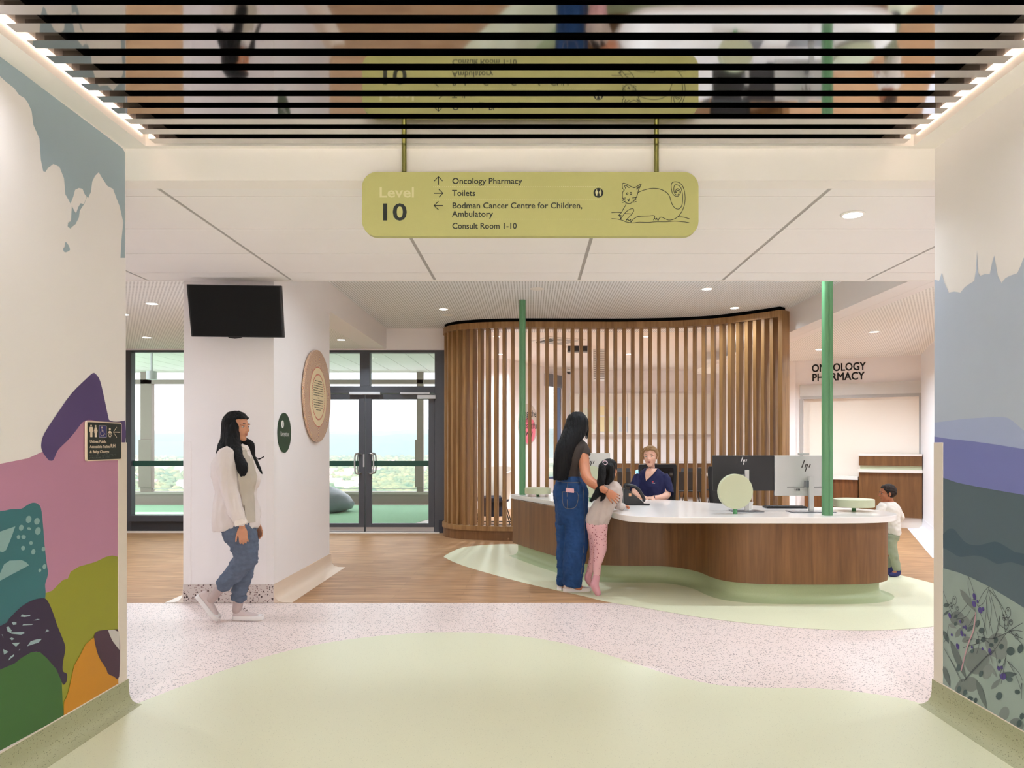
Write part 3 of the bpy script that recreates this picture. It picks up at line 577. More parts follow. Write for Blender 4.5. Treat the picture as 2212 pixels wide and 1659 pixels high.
for (px, py), lab in (((1073, 726), 'nearest downlight seen through the left of the timber screen'), ((1397, 726), 'downlight seen through the middle of the screen above the nurse'), ((1359, 764), 'small far downlight through the middle of the screen'), ((1080, 764.5), 'small far downlight through the left of the screen')):
    Y_ = F*(ZH-H)/(CY-py); p = P(px, py, Y_); downlight(p.x, p.y, ZH, P_BACK*(.4 if px < 1100 else 1.15), lab)
for x, y_ in ((4.0, 11.95), (5.3, 14.0)):
    downlight(x, y_, ZH if x < 4.3 else ZLO, P_BACK, 'downlight in the ceiling behind the dense end of the timber screen', group='hidden back downlights')

# ================================================================== HANGING SIGN
YS = 3.735
SIGN = mat('olive_sign', (184, 181, 116), .5, noise=.03, nscale=40); SGD = mat('sign_ink', (18, 26, 18), .5, noise=0); SGL = mat('sign_pale_ink', (212, 206, 158), .5, noise=0)
hs = thing('hanging_sign', P(1145, 512, YS+.02), 'olive hanging sign for level 10 with arrows and a cat drawing', 'sign')
def rrect(x0, y0, x1, y1, r, n=6):
    out = []
    for cx_, cy_, a0 in ((x1-r, y1-r, 0), (x0+r, y1-r, 90), (x0+r, y0+r, 180), (x1-r, y0+r, 270)):
        for i in range(n+1):
            a = math.radians(a0+90*i/n); out.append((cx_+r*math.cos(a), cy_+r*math.sin(a)))
    return out
M().prism([P(a, b, YS) for a, b in rrect(782, 371, 1509, 510, 32)], (0, .04, 0)).obj('panel', SIGN, hs, bevel=.0015)
BRASS = mat('brass_pole', (150, 146, 82), .25, .7, noise=.03)
for px in (873, 1418):
    a = P(px, 372, YS+.02); M().cyl((a.x, a.y, a.z), .0125, ZC+.14-a.z, 18).obj('hanger_pole', BRASS, hs, smooth=True)
S = YS/F; f0 = YS-.0008
def stext(s, px, py, cap, mt, bold=0, width=None): return text(s, cap*S/.70, P(px, py, f0), (1, 0, 0), (0, 0, 1), mt, hs, bold=bold, width=width*S if width else None)
stext('Level', 818, 426, 22, SGL, .0012, 74)
stext('10', 816, 475.5, 36, SGD, .0022, 51)
for s, y_, w_ in (('Oncology Pharmacy', 397, 151), ('Toilets', 423, 50), ('Bodman Cancer Centre for Children,', 450, 280), ('Ambulatory', 468, 89), ('Consult Room 1-10', 494, 139)):
    stext(s, 976.5, y_, 12.6, SGD, .0006, w_)
def sline(pts, w, mt=SGD, name='line_drawing'):
    m = M(); m.ribbon([P(a, b, f0-.0002) for a, b in pts], w*S, (0, -1, 0)); return m.obj(name, mt, hs)
for pts in ([(947,399),(947,381.5)],[(938,391),(947,381.5),(956,391)],[(937.5,417.5),(957,417.5)],[(948,409),(957,417.5),(948,426)],[(937.5,444),(957,444)],[(947,435),(937.5,444),(947,453)]):
    sline(pts, 1.9, name='arrow_stroke')
for y_, x0_ in ((403, 936), (430, 936), (473.5, 976)):
    m = M()
    for i in range(int((1303-x0_)/4)): m.poly([P(a, b, f0-.0002) for a, b in ((x0_+i*4, y_-.6), (x0_+i*4+1.6, y_-.6), (x0_+i*4+1.6, y_+.6), (x0_+i*4, y_+.6))])
    m.obj('dotted_rule', SGL, hs)
m = M(); m.poly([P(a, b, f0-.0002) for a, b in ellpts(1292.6, 416.5, 10.6, 10.6, 0, 28)]); m.obj('toilet_symbol', SGD, hs)
m = M()
for dx, sk_ in ((-3.9, 0), (3.9, 1)):
    m.poly([P(a, b, f0-.0006) for a, b in ellpts(1292.6+dx, 410.8, 1.4, 1.4, 0, 10)])
    m.poly([P(1292.6+dx+a, b, f0-.0006) for a, b in ((-2.6, 413), (2.6, 413), (2.9, 418) , (1.6, 418), (1.4, 423), (-1.4, 423), (-1.6, 418), (-2.9, 418))])
m.obj('toilet_figures', SGL, hs)
def cp(x, y): return (1300+x/10.533, 370+y/10.533)
CAT = [[(515,425),(470,380),(475,275),(560,290),(690,360),(755,370),(890,290),(870,350),(835,430),(800,560),(750,650),(700,700),(630,735),(550,715),(500,670),(470,580),(470,500),(490,450),(515,425)],
 [(545,400),(520,330),(570,335),(625,380)],[(790,390),(855,340),(830,380),(795,420)],[(585,625),(612,680),(630,615)],[(600,640),(612,672)],
 [(455,632),(500,612),(545,605)],[(458,675),(500,652),(535,648)],[(472,715),(510,693),(545,680)],[(690,605),(750,598),(808,588)],[(690,660),(740,655),(785,645)],[(670,695),(730,703),(788,687)],
 [(820,485),(950,430),(1100,395),(1220,390),(1350,415),(1470,480),(1540,570),(1580,700),(1630,800),(1700,855),(1770,850),(1820,780),(1838,650),(1830,480),(1790,360),(1720,310),(1660,315),(1640,380),(1645,470),(1680,530),(1730,535),(1760,480),(1740,430),(1710,450),(1685,495),(1680,450),(1700,405),(1740,400),(1785,440),(1790,500),(1740,560),(1680,565),(1620,520),(1590,440),(1578,320),(1610,255),(1690,238),(1780,270),(1850,360),(1890,520),(1893,680),(1860,830),(1800,950),(1735,1030),(1640,1090),(1530,1110),(1450,1085),(1390,1055),(1340,1045),(1300,1080),(1280,1120),(1245,1065),(1235,1110),(1205,1070),(1175,1115),(1205,1040),(1180,1008),(1050,1018),(850,1025),(760,1060),(690,1120),(660,1160),(655,1095),(615,1130),(600,1095),(555,1115),(600,1060),(680,980),(725,900),(710,855),(660,855),(580,900),(510,970),(460,1040),(420,1095),(440,1000),(400,1030),(415,990),(365,1015),(430,960),(500,840),(545,770),(550,715)],
 [(220,943),(330,935),(435,942)],[(515,962),(670,970)],[(1735,1030),(1860,1045),(1995,1080)],[(220,1080),(340,1088),(450,1110),(560,1155),(700,1175),(850,1160),(1050,1165),(1250,1148),(1450,1148),(1650,1135),(1820,1145),(1990,1172)]]
for st in CAT: sline([cp(*p) for p in sp2(st, 4, False)], 1.35, name='cat_line')
for (x, y_, rx, ry) in ((580,512,16,24),(660,505,18,26)):
    p = ellpts(x, y_, rx, ry, .1, 12); sline([cp(*a) for a in p+p[:2]], 1.5, name='cat_line')
# ================================================================== TOILET SIGN ON THE LEFT WALL
ts = thing('toilet_sign', WX(217, 998, XL), 'dark green toilet sign with cream border on the colourful mural wall', 'sign')
YA, YB = XL*F/(181-CX), XL*F/(257-CX); zA0, zA1 = WX(181, 996.5, XL).z, WX(181, 909, XL).z
SDK = mat('sign_dark_green', (26, 38, 34), .45, noise=.02); SCR = mat('sign_cream', (226, 206, 182), .5, noise=0); SBL = mat('sign_blue', (32, 36, 104), .45, noise=0); SGY = mat('sign_grey', (150, 146, 160), .5, noise=0)
def tp(u, v, d): return Vector((XL+d, YA+(YB-YA)*u, zA0+(zA1-zA0)*v))       # u to the right, v up, in 0..1
AR = (YB-YA)/(zA1-zA0)
M().prism([tp(a/AR, b, .0045) for a, b in rrect(0, 0, AR, 1, .06)], (.009, 0, 0)).obj('border', SCR, ts)
M().prism([tp(a/AR, b, .0135) for a, b in rrect(.03, .03, AR-.03, .97, .05)], (.001, 0, 0)).obj('panel', SDK, ts)
def tq(cx_, cy_): return ((cx_-125)/1060, 1-(cy_-260)/1275)                   # enlarged view -> u, v
def tpoly(pts, mt, name, d=.0152): 
    m = M(); m.poly([tp(*tq(a, b), d) for a, b in pts]); return m.obj(name, mt, ts)
def tline(pts, w, mt=SCR, name='symbol_stroke', d=.0156):
    m = M(); m.ribbon([tp(*tq(a, b), d) for a, b in pts], w/1275*(zA1-zA0), (1, 0, 0)); return m.obj(name, mt, ts)
tpoly(ellpts(240,408,24,30), SCR, 'symbol'); tpoly([(200,450),(280,450),(296,480),(294,600),(278,600),(276,770),(214,770),(212,600),(190,600),(190,480)], SCR, 'symbol')
tpoly(ellpts(370,415,24,30), SCR, 'symbol'); tpoly([(345,455),(400,455),(432,585),(412,585),(418,635),(402,640),(402,770),(345,770),(342,640),(328,635),(336,585),(316,585)], SCR, 'symbol')
tpoly(rrect(462,385,702,775,18), SGY, 'symbol_border', .0148); tpoly(rrect(482,405,684,757,10), SBL, 'symbol_panel', .0152)
tpoly(ellpts(553,450,18,24), SCR, 'symbol', .0156); tline([(550,470),(556,590),(606,590),(640,670),(660,660)], 17); tline([(556,545),(600,545)], 15); tline([(530,560),(508,610),(510,680),(545,720),(590,715),(612,680)], 16)
tpoly(ellpts(797,500,30,44), SCR, 'symbol'); tpoly([(770,560),(825,560),(868,640),(855,650),(825,610),(825,640),(770,640),(770,610),(742,650),(728,640)], SCR, 'symbol'); tline([(775,665),(752,700),(785,760)], 26); tline([(820,665),(845,700),(812,760)], 26)
tline([(1120,592),(905,592)], 24, name='arrow_stroke'); tline([(1012,420),(905,592),(1012,768)], 24, name='arrow_stroke')
zu = (zA1-zA0)/1275
def ttext(s, cx_, cy_, cap, w_): return text(s, cap*zu/.7, tp(*tq(cx_, cy_), .0156), (0, 1, 0), (0, 0, 1), SCR, ts, bold=.0004, width=w_/1060*(YB-YA))
ttext('Unisex Public', 200, 950, 88, 485); ttext('Accessible Toilet', 200, 1115, 88, 590); ttext('RH', 815, 1108, 118, 145); ttext('& Baby Change', 200, 1280, 88, 570)
m = M(); rnd = random.Random(3)
for row, x1_ in ((1335, 960), (1415, 790)):
    x = 200
    while x < x1_:
        for a in (0, 14):
            for b in (0, 16, 32):
                if rnd.random() < .55: m.poly([tp(*tq(x+a+c, row+b+d), .0156) for c, d in ((-4, -4), (4, -4), (4, 4), (-4, 4))])
        x += 36
m.obj('braille_dots', mat('braille', (140, 146, 140), .5, noise=0), ts)
# ================================================================== SCREEN ON THE COLUMN
tv = thing('television', P(507, 729, 6.07), 'black flat television tilted forward at the top of the column', 'television')
q0 = [P(402.5, 614, 5.99), P(607, 617, 6.0), P(613, 729.5, 6.07), P(413, 727, 6.06)]
nrm = (q0[1]-q0[0]).cross(q0[3]-q0[0]).normalized(); nrm = nrm if nrm.y > 0 else -nrm
M().prism(q0, nrm*.035).obj('casing', BLACKM, tv, bevel=.004)
cen = sum(q0, Vector())/4; q1 = [cen+(p-cen)*(.965 if 1 else 1)-nrm*.0006 for p in q0]
M().poly(q1).obj('display', mat('tv_glass', (20, 20, 19), .4, spec=.15, noise=0), tv)
lb = P(507, 728, 6.066); m = M(); m.prism([lb+Vector((a, 0, b)) for a, b in ((-.06, .004), (-.045, -.008), (.0, -.014), (.045, -.008), (.06, .004))], nrm*.03); m.obj('logo_lip', BLACKM, tv)
M().box((cen.x-.1, 6.05, cen.z-.1), (cen.x+.1, cy0, cen.z+.1)).obj('wall_bracket', BLACKM, tv)
# ================================================================== RECEPTION DISC + ROUND ARTWORK (side of the column)
def Cw(px, py, d=0): return WX(px, py, cx1)+Vector((d, 0, 0))
def wdisc(c, r, d0, d1, n=48): return M().prism([c+Vector((d0, r*math.cos(2*math.pi*i/n), r*math.sin(2*math.pi*i/n))) for i in range(n)], (d1-d0, 0, 0))
rd_y = (cx1*F/(598-CX)+cx1*F/(628-CX))/2; rr = .177; rc = Vector((cx1, rd_y, H+(CY-935)*rd_y/F))
rs = thing('reception_sign', rc-Vector((0, 0, rr)), 'dark green round reception sign with white information symbol on the column', 'sign')
wdisc(rc, rr, .0005, .006).obj('disc', mat('deep_green', (26, 62, 40), .45, noise=.02), rs)
wdisc(rc+Vector((0, -.055, .075)), .034, .006, .0066, 24).obj('information_dot', WHITE, rs)
text('i', .055, rc+Vector((.0072, -.061, .057)), (0, 1, 0), (0, 0, 1), mat('deep_green', (26, 62, 40)), rs, bold=.001)
text('Reception', .062, rc+Vector((.0072, -.11, -.03)), (0, 1, 0), (0, 0, 1), WHITE, rs, width=.215)
ay0, ay1 = cx1*F/(647-CX), cx1*F/(712.5-CX); ar = (ay1-ay0)/2*.93; ac = Vector((cx1, ay0+ar+.01, H+(CY-856)*((ay0+ay1)/2)/F)); ar = 198*ac.y/F/2
art = thing('round_artwork', ac-Vector((0, 0, ar)), 'large round plaque of gold dotted rings around printed text on the column', 'artwork')
q = N('gold_ring_print'); v = q.coord(); vo = q.n('TexVoronoi'); vo.inputs['Scale'].default_value = 9; q.l(v, vo.inputs[0])
wv = q.math('SINE', q.math('MULTIPLY', vo.outputs['Distance'], 62.0)); c = q.mix(q.math('GREATER_THAN', wv, -.1), lin((192, 148, 136)), lin((238, 204, 136)))
c = q.mix(q.math('GREATER_THAN', wv, .75), c, lin((206, 190, 190))); q.bsdf(c, .3, .25, .5); GOLDP = q.m
wdisc(ac, ar, .012, .035, 64).obj('plaque', GOLDP, art, bevel=.002)
wdisc(ac, ar*.9, .001, .012, 48).obj('backing', mat('plaque_back', (150, 140, 130), .6), art)
PCR = mat('plaque_cream', (232, 214, 172), .4, noise=.02); PRD = mat('plaque_red', (206, 96, 84), .45, noise=0); PTX = mat('plaque_ink', (92, 84, 62), .5, noise=0)
wdisc(ac+Vector((0, 0, -.01)), ar*.655, .035, .0354, 48).obj('red_ring', PRD, art); wdisc(ac+Vector((0, 0, -.01)), ar*.64, .0354, .0358, 48).obj('cream_centre', PCR, art)
m = M()
for i in range(56):
    a = 2*math.pi*i/56; c0 = ac+Vector((.0362, math.cos(a)*ar*.49, -.01+math.sin(a)*ar*.49)); m.poly([c0+Vector((0, .011*math.cos(b), .011*math.sin(b))) for b in [k*math.pi/3 for k in range(6)]])
m.obj('red_dots', PRD, art)
m = M(); rnd = random.Random(5)                      # lines of print too fine to read
for i, w_ in enumerate((.5, .62, .68, .72, .74, .74, .72, .12, .74, .72, .68, .6, .36)):
    y_ = -w_/2*ar*1.0; z_ = ar*(.33-i*.052); x = y_
    while x < -y_:
        ln = rnd.uniform(.018, .05); m.poly([ac+Vector((.0362, a, b)) for a, b in ((x, z_), (min(x+ln, -y_), z_), (min(x+ln, -y_), z_-.009), (x, z_-.009))]); x += ln+.008
m.obj('fine_print', PTX, art)
# ================================================================== TIMBER SCREEN
def scr_pts():
    raw = [(-1.262, 11.22), (-1.275, 11.0), (-1.235, 10.80), (-1.12, 10.62), (-.953, 10.49), (-.612, 10.36), (-.156, 10.31), (.688, 10.32), (1.337, 10.32), (1.973, 10.25), (2.48, 10.08), (2.80, 9.84), (3.04, 9.60), (3.20, 9.42)]
    return spline([(a, b, 0) for a, b in raw], 24, False)
SP = scr_pts(); cum = [0]
for i in range(1, len(SP)): cum.append(cum[-1]+(SP[i]-SP[i-1]).length)
def at_len(s):
    s = max(0, min(cum[-1]-1e-6, s))
    for i in range(1, len(cum)):
        if cum[i] >= s:
            t = (s-cum[i-1])/(cum[i]-cum[i-1]); p = SP[i-1].lerp(SP[i], t); tg = (SP[min(i+2, len(SP)-1)]-SP[max(i-3, 0)]).normalized(); return p, tg
scn = thing('slatted_timber_screen', (.9, 10.4, 0), 'tall S-curved oak slat screen behind the reception desk', 'screen')
ZB0, ZB1, ZS0, ZS1 = .0014, .135, .20, 2.985
def sweep(prof, pts, closed=False):
    out = []
    for i, p in enumerate(pts):
        t = (pts[min(i+1, len(pts)-1)]-pts[max(i-1, 0)]).normalized(); n = Vector((t.y, -t.x, 0)); out.append([p+n*a+Vector((0, 0, z)) for a, z in prof])
    return M().rings(out)
SPs = SP[::3]+[SP[-1]]
DEP = .135
sweep([(.012, ZB0), (.012, ZB1), (-DEP, ZB1), (-DEP, ZB0)], SPs).obj('base', OAK, scn, smooth=True)
sweep([(.03, ZB1), (.03, ZS0), (-DEP-.01, ZS0), (-DEP-.01, ZB1)], SPs).obj('bottom_rail', OAKL, scn, smooth=True)
sweep([(.012, ZS1), (.012, ZS1+.085), (-DEP-.01, ZS1+.085), (-DEP-.01, ZS1)], SPs).obj('top_rail', OAKL, scn, smooth=True)
sweep([(-.005, ZS1+.085), (-.005, ZH), (-DEP, ZH), (-DEP, ZS1+.085)], SPs).obj('shadow_gap', BLK, scn, smooth=True)
s = .03; proto = None; SW = .047
while s < cum[-1]-.02:
    p, t = at_len(s); n = Vector((t.y, -t.x, 0)); ang = math.atan2(t.y, t.x)
    if proto is None:
        proto = M().box((-SW/2, -.0, ZS0), (SW/2, DEP, ZS1)).obj('slat', OAKL, None, bevel=.002, bseg=1, origin=(0, 0, 0)); o = proto; o.parent = scn
    else: o = proto.copy(); COL.objects.link(o); o.parent = scn
    o.location = p-ORIG[scn.name]; o.rotation_euler = (0, 0, ang); s += .1205
p, t = at_len(cum[-1]); o = M().box((-.01, -.02, ZB0), (.05, DEP+.02, ZH-.05)).obj('end_post', OAKL, None, bevel=.002, origin=(0, 0, 0)); o.parent = scn; o.location = p-ORIG[scn.name]; o.rotation_euler = (0, 0, math.atan2(t.y, t.x))
# ================================================================== RECEPTION DESK
ZD = .735
STONE = mat('white_solid_surface', (232, 226, 221), .25, noise=.008, coat=.2)
desk = thing('reception_desk', (1.6, 7.2, 0), 'curved oak reception desk with white top and sage plinth', 'desk')
top = [(-.235, 9.10), (.26, 7.97), (.52, 7.36), (.70, 6.92), (.765, 6.62), (.83, 6.40), (.95, 6.275), (1.15, 6.225), (1.5, 6.215), (2.0, 6.205), (2.5, 6.20), (2.85, 6.225), (3.08, 6.31), (3.23, 6.48), (3.285, 6.70), (3.235, 6.95), (3.08, 7.14), (2.85, 7.225), (2.55, 7.27), (2.25, 7.42), (1.95, 7.72), (1.62, 8.10), (1.30, 8.32), (1.0, 8.5), (.70, 8.85), (.40, 9.32)]
ts_ = spline([(a, b, 0) for a, b in top[1:-1]], 5, False)
tp_ = [Vector((-.235, 9.10, 0))]+ts_+[Vector((.40, 9.32, 0)), Vector((.22, 9.40, 0))]
M().prism([Vector((v.x, v.y, ZD-.052)) for v in tp_], (0, 0, .052)).obj('desk_top', STONE, desk, bevel=.004)
body = [(-.205, 8.93), (.055, 8.32), (.284, 7.84), (.46, 7.49), (.60, 7.32), (.78, 7.25), (1.02, 7.225), (1.26, 7.21), (1.40, 7.15), (1.50, 7.04), (1.585, 6.86), (1.63, 6.62), (1.70, 6.44), (1.83, 6.335), (2.06, 6.27), (2.55, 6.255), (2.86, 6.285), (3.05, 6.37), (3.175, 6.52), (3.215, 6.70), (3.17, 6.90), (3.03, 7.05)]
bp = spline([(a, b, 0) for a, b in body], 6, False)
sweep([(0, .158), (0, ZD-.052), (-.03, ZD-.052), (-.03, .158)], bp).obj('oak_front', OAK, desk, smooth=True)
e0 = Vector((-.205, 8.93, 0)); e1 = Vector((.22, 9.30, 0)); sweep([(0, .158), (0, ZD-.052), (-.03, ZD-.052), (-.03, .158)], [e1, e0]).obj('end_panel', OAK, desk)
pl = [(-.07, .158), (-.07, .07), (-.064, .045), (-.045, .022), (-.01, .009), (.04, .0045), (.05, .0026), (-.11, .0026), (-.11, .158)]
sweep(pl, bp).obj('sage_plinth', mat('sage_plinth_m', (172, 184, 142), .45, noise=.12, nscale=160), desk, smooth=True, angle=70)
M().box((1.9, 6.6, .0026), (1.95, 7.05, ZD-.052)).obj('support_panel', OAK, desk); M().box((1.0, 7.9, .0026), (1.04, 8.2, ZD-.052)).obj('support_panel', OAK, desk)
# poles
GRN = mat('green_pole_paint', (90, 142, 98), .4, noise=.03)
pp = P(1787, 1113, F*(H-ZD)/(1113-CY)); g1 = thing('green_pole', (pp.x, pp.y, ZD), 'tall green pole standing on the right end of the desk', 'pole', 'green desk poles')
for s_ in (-1, 1): M().prism([Vector((pp.x+s_*.0015+a, pp.y+b, ZD)) for a, b in ([(0, -.04), (s_*.022, -.04), (s_*.036, -.03), (s_*.041, -.01), (s_*.041, .01), (s_*.036, .03), (s_*.022, .04), (0, .04)])], (0, 0, ZH-ZD)).obj('half_shell', GRN, g1, smooth=True)
p2 = P(1128.5, 1068, 9.02); g2 = thing('green_pole', (p2.x, p2.y, ZD), 'tall green pole standing on the left end of the desk', 'pole', 'green desk poles')
for s_ in (-1, 1): M().prism([Vector((p2.x+s_*.0008+a, p2.y+b, ZD)) for a, b in ([(0, -.04), (s_*.022, -.04), (s_*.034, -.03), (s_*.039, -.01), (s_*.039, .01), (s_*.034, .03), (s_*.022, .04), (0, .04)])], (0, 0, ZH-ZD)).obj('half_shell', GRN, g2, smooth=True)
# lily-pad discs
PAD = mat('sage_disc', (190, 194, 162), .45, noise=.02); STEM = mat('green_stem', (84, 148, 96), .45, noise=.02)
def flat_disc(px, pyb, w_px, z0, h, lab):
    c = G(px, pyb, ZD); r = w_px*c.y/F/2; t = thing('desk_disc', (c.x, c.y, ZD), lab, 'desk ornament', 'sage discs on the desk')
    M().cyl((c.x, c.y, ZD), .018*r/.17, z0, 16).obj('stem', STEM, t, smooth=True)
    M().cyl((c.x, c.y, ZD+z0), r, h, 40).obj('disc', PAD, t, bevel=.003)
flat_disc(1844.5, 1104, 83, .042, .07, 'flat round sage disc on a short stem beside the right green pole')
flat_disc(1161.5, 1072, 56, .03, .07, 'flat round sage disc on a short stem beside the left green pole')
def up_disc(px, pyb, r_px, thick, lab, yaw=0):
    c = G(px, pyb, ZD); r = r_px*c.y/F; t = thing('desk_disc', (c.x, c.y, ZD), lab, 'desk ornament', 'sage discs on the desk')
    M().cyl((c.x, c.y, ZD), .019, .06, 16).obj('stem', STEM, t, smooth=True)
    ax = Vector((math.sin(yaw), math.cos(yaw), 0)); cc_ = Vector((c.x, c.y, ZD+.045+r))-ax*thick/2
    M().cyl(cc_, r, thick, 56, axis=ax).obj('disc', PAD, t, bevel=.003)
up_disc(1588, 1110, 37.6, .055, 'upright round sage disc standing before the black monitor', -.10)
up_disc(1276, 1083, 34, .05, 'upright round sage disc half hidden behind the standing woman')
# ================================================================== DESK EQUIPMENT
ALU = mat('silver_aluminium', (196, 196, 192), .36, .55, noise=.01); ALUD = mat('grey_steel', (120, 122, 126), .3, .8, noise=.02)
def logo(parent, px, py, h_px, Y, mt):
    """two-letter slanted bar emblem"""
    bars = [((.0, 0), (-.23, .64)), ((.15, .33), (.04, .64)), ((.29, .33), (.05, 1.0)), ((.51, .33), (.40, .63))]
    for a, b in bars:
        m = M(); m.prism([P(px+(a[0]-.14)*h_px, py+(a[1]-.5)*h_px, Y), P(px+(a[0]-.14+.10)*h_px, py+(a[1]-.5)*h_px, Y), P(px+(b[0]-.14+.10)*h_px, py+(b[1]-.5)*h_px, Y), P(px+(b[0]-.14)*h_px, py+(b[1]-.5)*h_px, Y)], (0, -.001, 0)); m.obj('emblem_bar', mt, parent)
def monitor(x0, x1, y0, y1, Y, base_py, base_px, base_w, mt, name_lab, emb_mt, ex, ey, eh, stand_w, neck_top):
    a = P(x0, y1, Y); b = P(x1, y0, Y); c = G(base_px, base_py, ZD); t = thing('monitor', (c.x, c.y, ZD), name_lab, 'monitor', 'desk monitors')
    M().box((a.x, Y, a.z), (b.x, Y+.035, b.z)).obj('housing', mt, t, bevel=.004)
    M().box((a.x+.008, Y+.0352, a.z+.012), (b.x-.008, Y+.036, b.z-.008)).obj('display', BLACKM, t)
    hw = base_w*c.y/F/2; M().box((c.x-hw, c.y-.09, ZD), (c.x+hw, c.y+.09, ZD+.008)).obj('foot', ALUD, t, bevel=.002)
    nt_ = P(base_px, neck_top, c.y).z; sw = stand_w*c.y/F/2; M().box((c.x-sw, c.y-.03, ZD+.008), (c.x+sw, c.y+.0, nt_)).obj('neck', ALU, t, bevel=.003)
    M().box((c.x-sw*1.4-.02, c.y-.02, nt_-.1), (c.x+sw*.6, Y+.005, nt_-.04)).obj('arm', ALUD, t, bevel=.003)
    logo(t, ex, ey, eh, Y-.0002, emb_mt); return t
mb = monitor(1540, 1673, 984, 1060, 6.74, 1105, 1612, 65, mat('black_monitor', (32, 31, 32), .45, noise=.03), 'large black monitor seen from behind with a silver emblem', mat('emblem_silver', (220, 220, 220), .3, .3), 1606, 995.5, 17, 9, 1015)
ms = monitor(1674, 1800, 984, 1071, 6.72, 1106, 1751, 94, ALU, 'large silver monitor seen from behind beside the green pole', mat('emblem_dark', (54, 46, 42), .35, .3), 1740, 1006.5, 25, 10.5, 1029)
m = M(); m.box((P(1700, 1, 6.72).x, 6.7185, P(1, 1053, 6.72).z), (P(1784, 1, 6.72).x, 6.7199, P(1, 1051.2, 6.72).z)); m.obj('vent_slot', mat('slot', (90, 90, 88), .6), ms)
for x in (1717.5, 1721, 1724, 1727): M().box((P(x-.8, 1, 6.72).x, 6.7185, P(1, 1060, 6.72).z), (P(x+.8, 1, 6.72).x, 6.7199, P(1, 1055.5, 6.72).z)).obj('port', BLACKM, ms)
a = P(1725, 983.5, 6.73); b = P(1749, 978.5, 6.73); M().box((a.x, 6.735, a.z+.001), (b.x, 6.755, b.z)).obj('webcam_bar', ALU, ms, bevel=.003)
a = G(1269, 1073, ZD); m3 = monitor(1233, 1318, 979, 1045, 8.72, 1074, 1282, 60, ALU, 'silver monitor seen from behind between the woman and the girl', mat('emblem_dark', (54, 46, 42)), 1275, 999, 20, 9, 1012)
# keyboard
k0 = G(1657, 1098.5, ZD); k1 = G(1745, 1098.5, ZD)
kb = thing('keyboard', ((k0.x+k1.x)/2, k0.y+.07, ZD), 'black keyboard lying behind the silver monitor', 'keyboard')
M().box((k0.x, k0.y, ZD), (k1.x, k0.y+.14, ZD+.016)).obj('case', BLACKM, kb, bevel=.003)
KEY = mat('dark_keys', (38, 38, 40), .5)
for r_ in range(5):
    for c_ in range(14): M().box((k0.x+.012+c_*(k1.x-k0.x-.024)/14, k0.y+.012+r_*.024, ZD+.016), (k0.x+.009+(c_+1)*(k1.x-k0.x-.024)/14, k0.y+.033+r_*.024, ZD+.021)).obj('key', KEY, kb)
# mug behind the disc
mg = G(1623, 1101, ZD); mg.y += .05; t = thing('paper_cup', (mg.x, mg.y, ZD), 'small white cup behind the upright sage disc', 'cup')
M().lathe((mg.x, mg.y, ZD), [(.022, 0), (.032, .07), (.029, .07), (.02, .004)], 24).obj('cup_wall', WHITE, t, smooth=True)
# phone
pc = G(1372, 1091, ZD); ph_ = thing('desk_phone', (pc.x, pc.y+.06, ZD), 'black office phone with handset on the desk before the nurse', 'phone')
bx0, bx1 = P(1347, 1, pc.y).x, P(1390, 1, pc.y).x; m = M(); m.prism([(bx0, pc.y-.02, ZD+.002), (bx0, pc.y+.16, ZD+.002), (bx0+.03, pc.y+.16, ZD+.16), (bx0+.03, pc.y+.0, ZD+.15)], (0, 0, 0)) if 0 else None
m = M(); pr = [(bx0, ZD+.002), (bx1, ZD+.002), (bx1, ZD+.03), (bx0+.02, ZD+.175), (bx0, ZD+.16)]
m.prism([Vector((a_, pc.y-.02, z_)) for a_, z_ in pr], (0, .17, 0)); m.obj('base', BLACKM, ph_, bevel=.006)
m = M(); A_ = Vector((bx0+.025, pc.y+.0, ZD+.205)); B_ = Vector((bx1+.002, pc.y+.0, ZD+.07)); mid = (A_+B_)/2+Vector((.02, 0, .035))
m.tube(spline([A_+Vector((-.012, 0, -.03)), A_, mid, B_, B_+Vector((-.008, 0, -.03))], 6, False), .017, 12); m.obj('handset', BLACKM, ph_, smooth=True)
M().box((bx0+.05, pc.y-.026, ZD+.09), (bx0+.075, pc.y-.021, ZD+.12)).obj('display', mat('amber_display', (206, 150, 110), .4), ph_)
for r_ in range(3):
    for c_ in range(3): M().box((bx0+.06+c_*.03, pc.y-.0225, ZD+.02+r_*.02), (bx0+.08+c_*.03, pc.y-.0195, ZD+.034+r_*.02)).obj('button', KEY, ph_)
m = M(); m.tube(spline([(bx1-.02, pc.y-.03, ZD+.012), (bx1+.03, pc.y-.05, ZD+.010), (bx1+.055, pc.y-.055, ZD+.010)], 5, False), .009, 8); m.obj('cord_end', BLACKM, ph_, smooth=True)
pa = G(1384, 1079.5, ZD); tag(M().prism([Vector((pa.x+a_, pa.y+b_, ZD+.0005)) for a_, b_ in ((-.07, -.12), (.1, -.12), (.12, .1), (-.06, .1))], (0, 0, .001)).obj('paper_sheet', WHITE), 'white sheet of paper under the nurse\'s hands', 'paper')
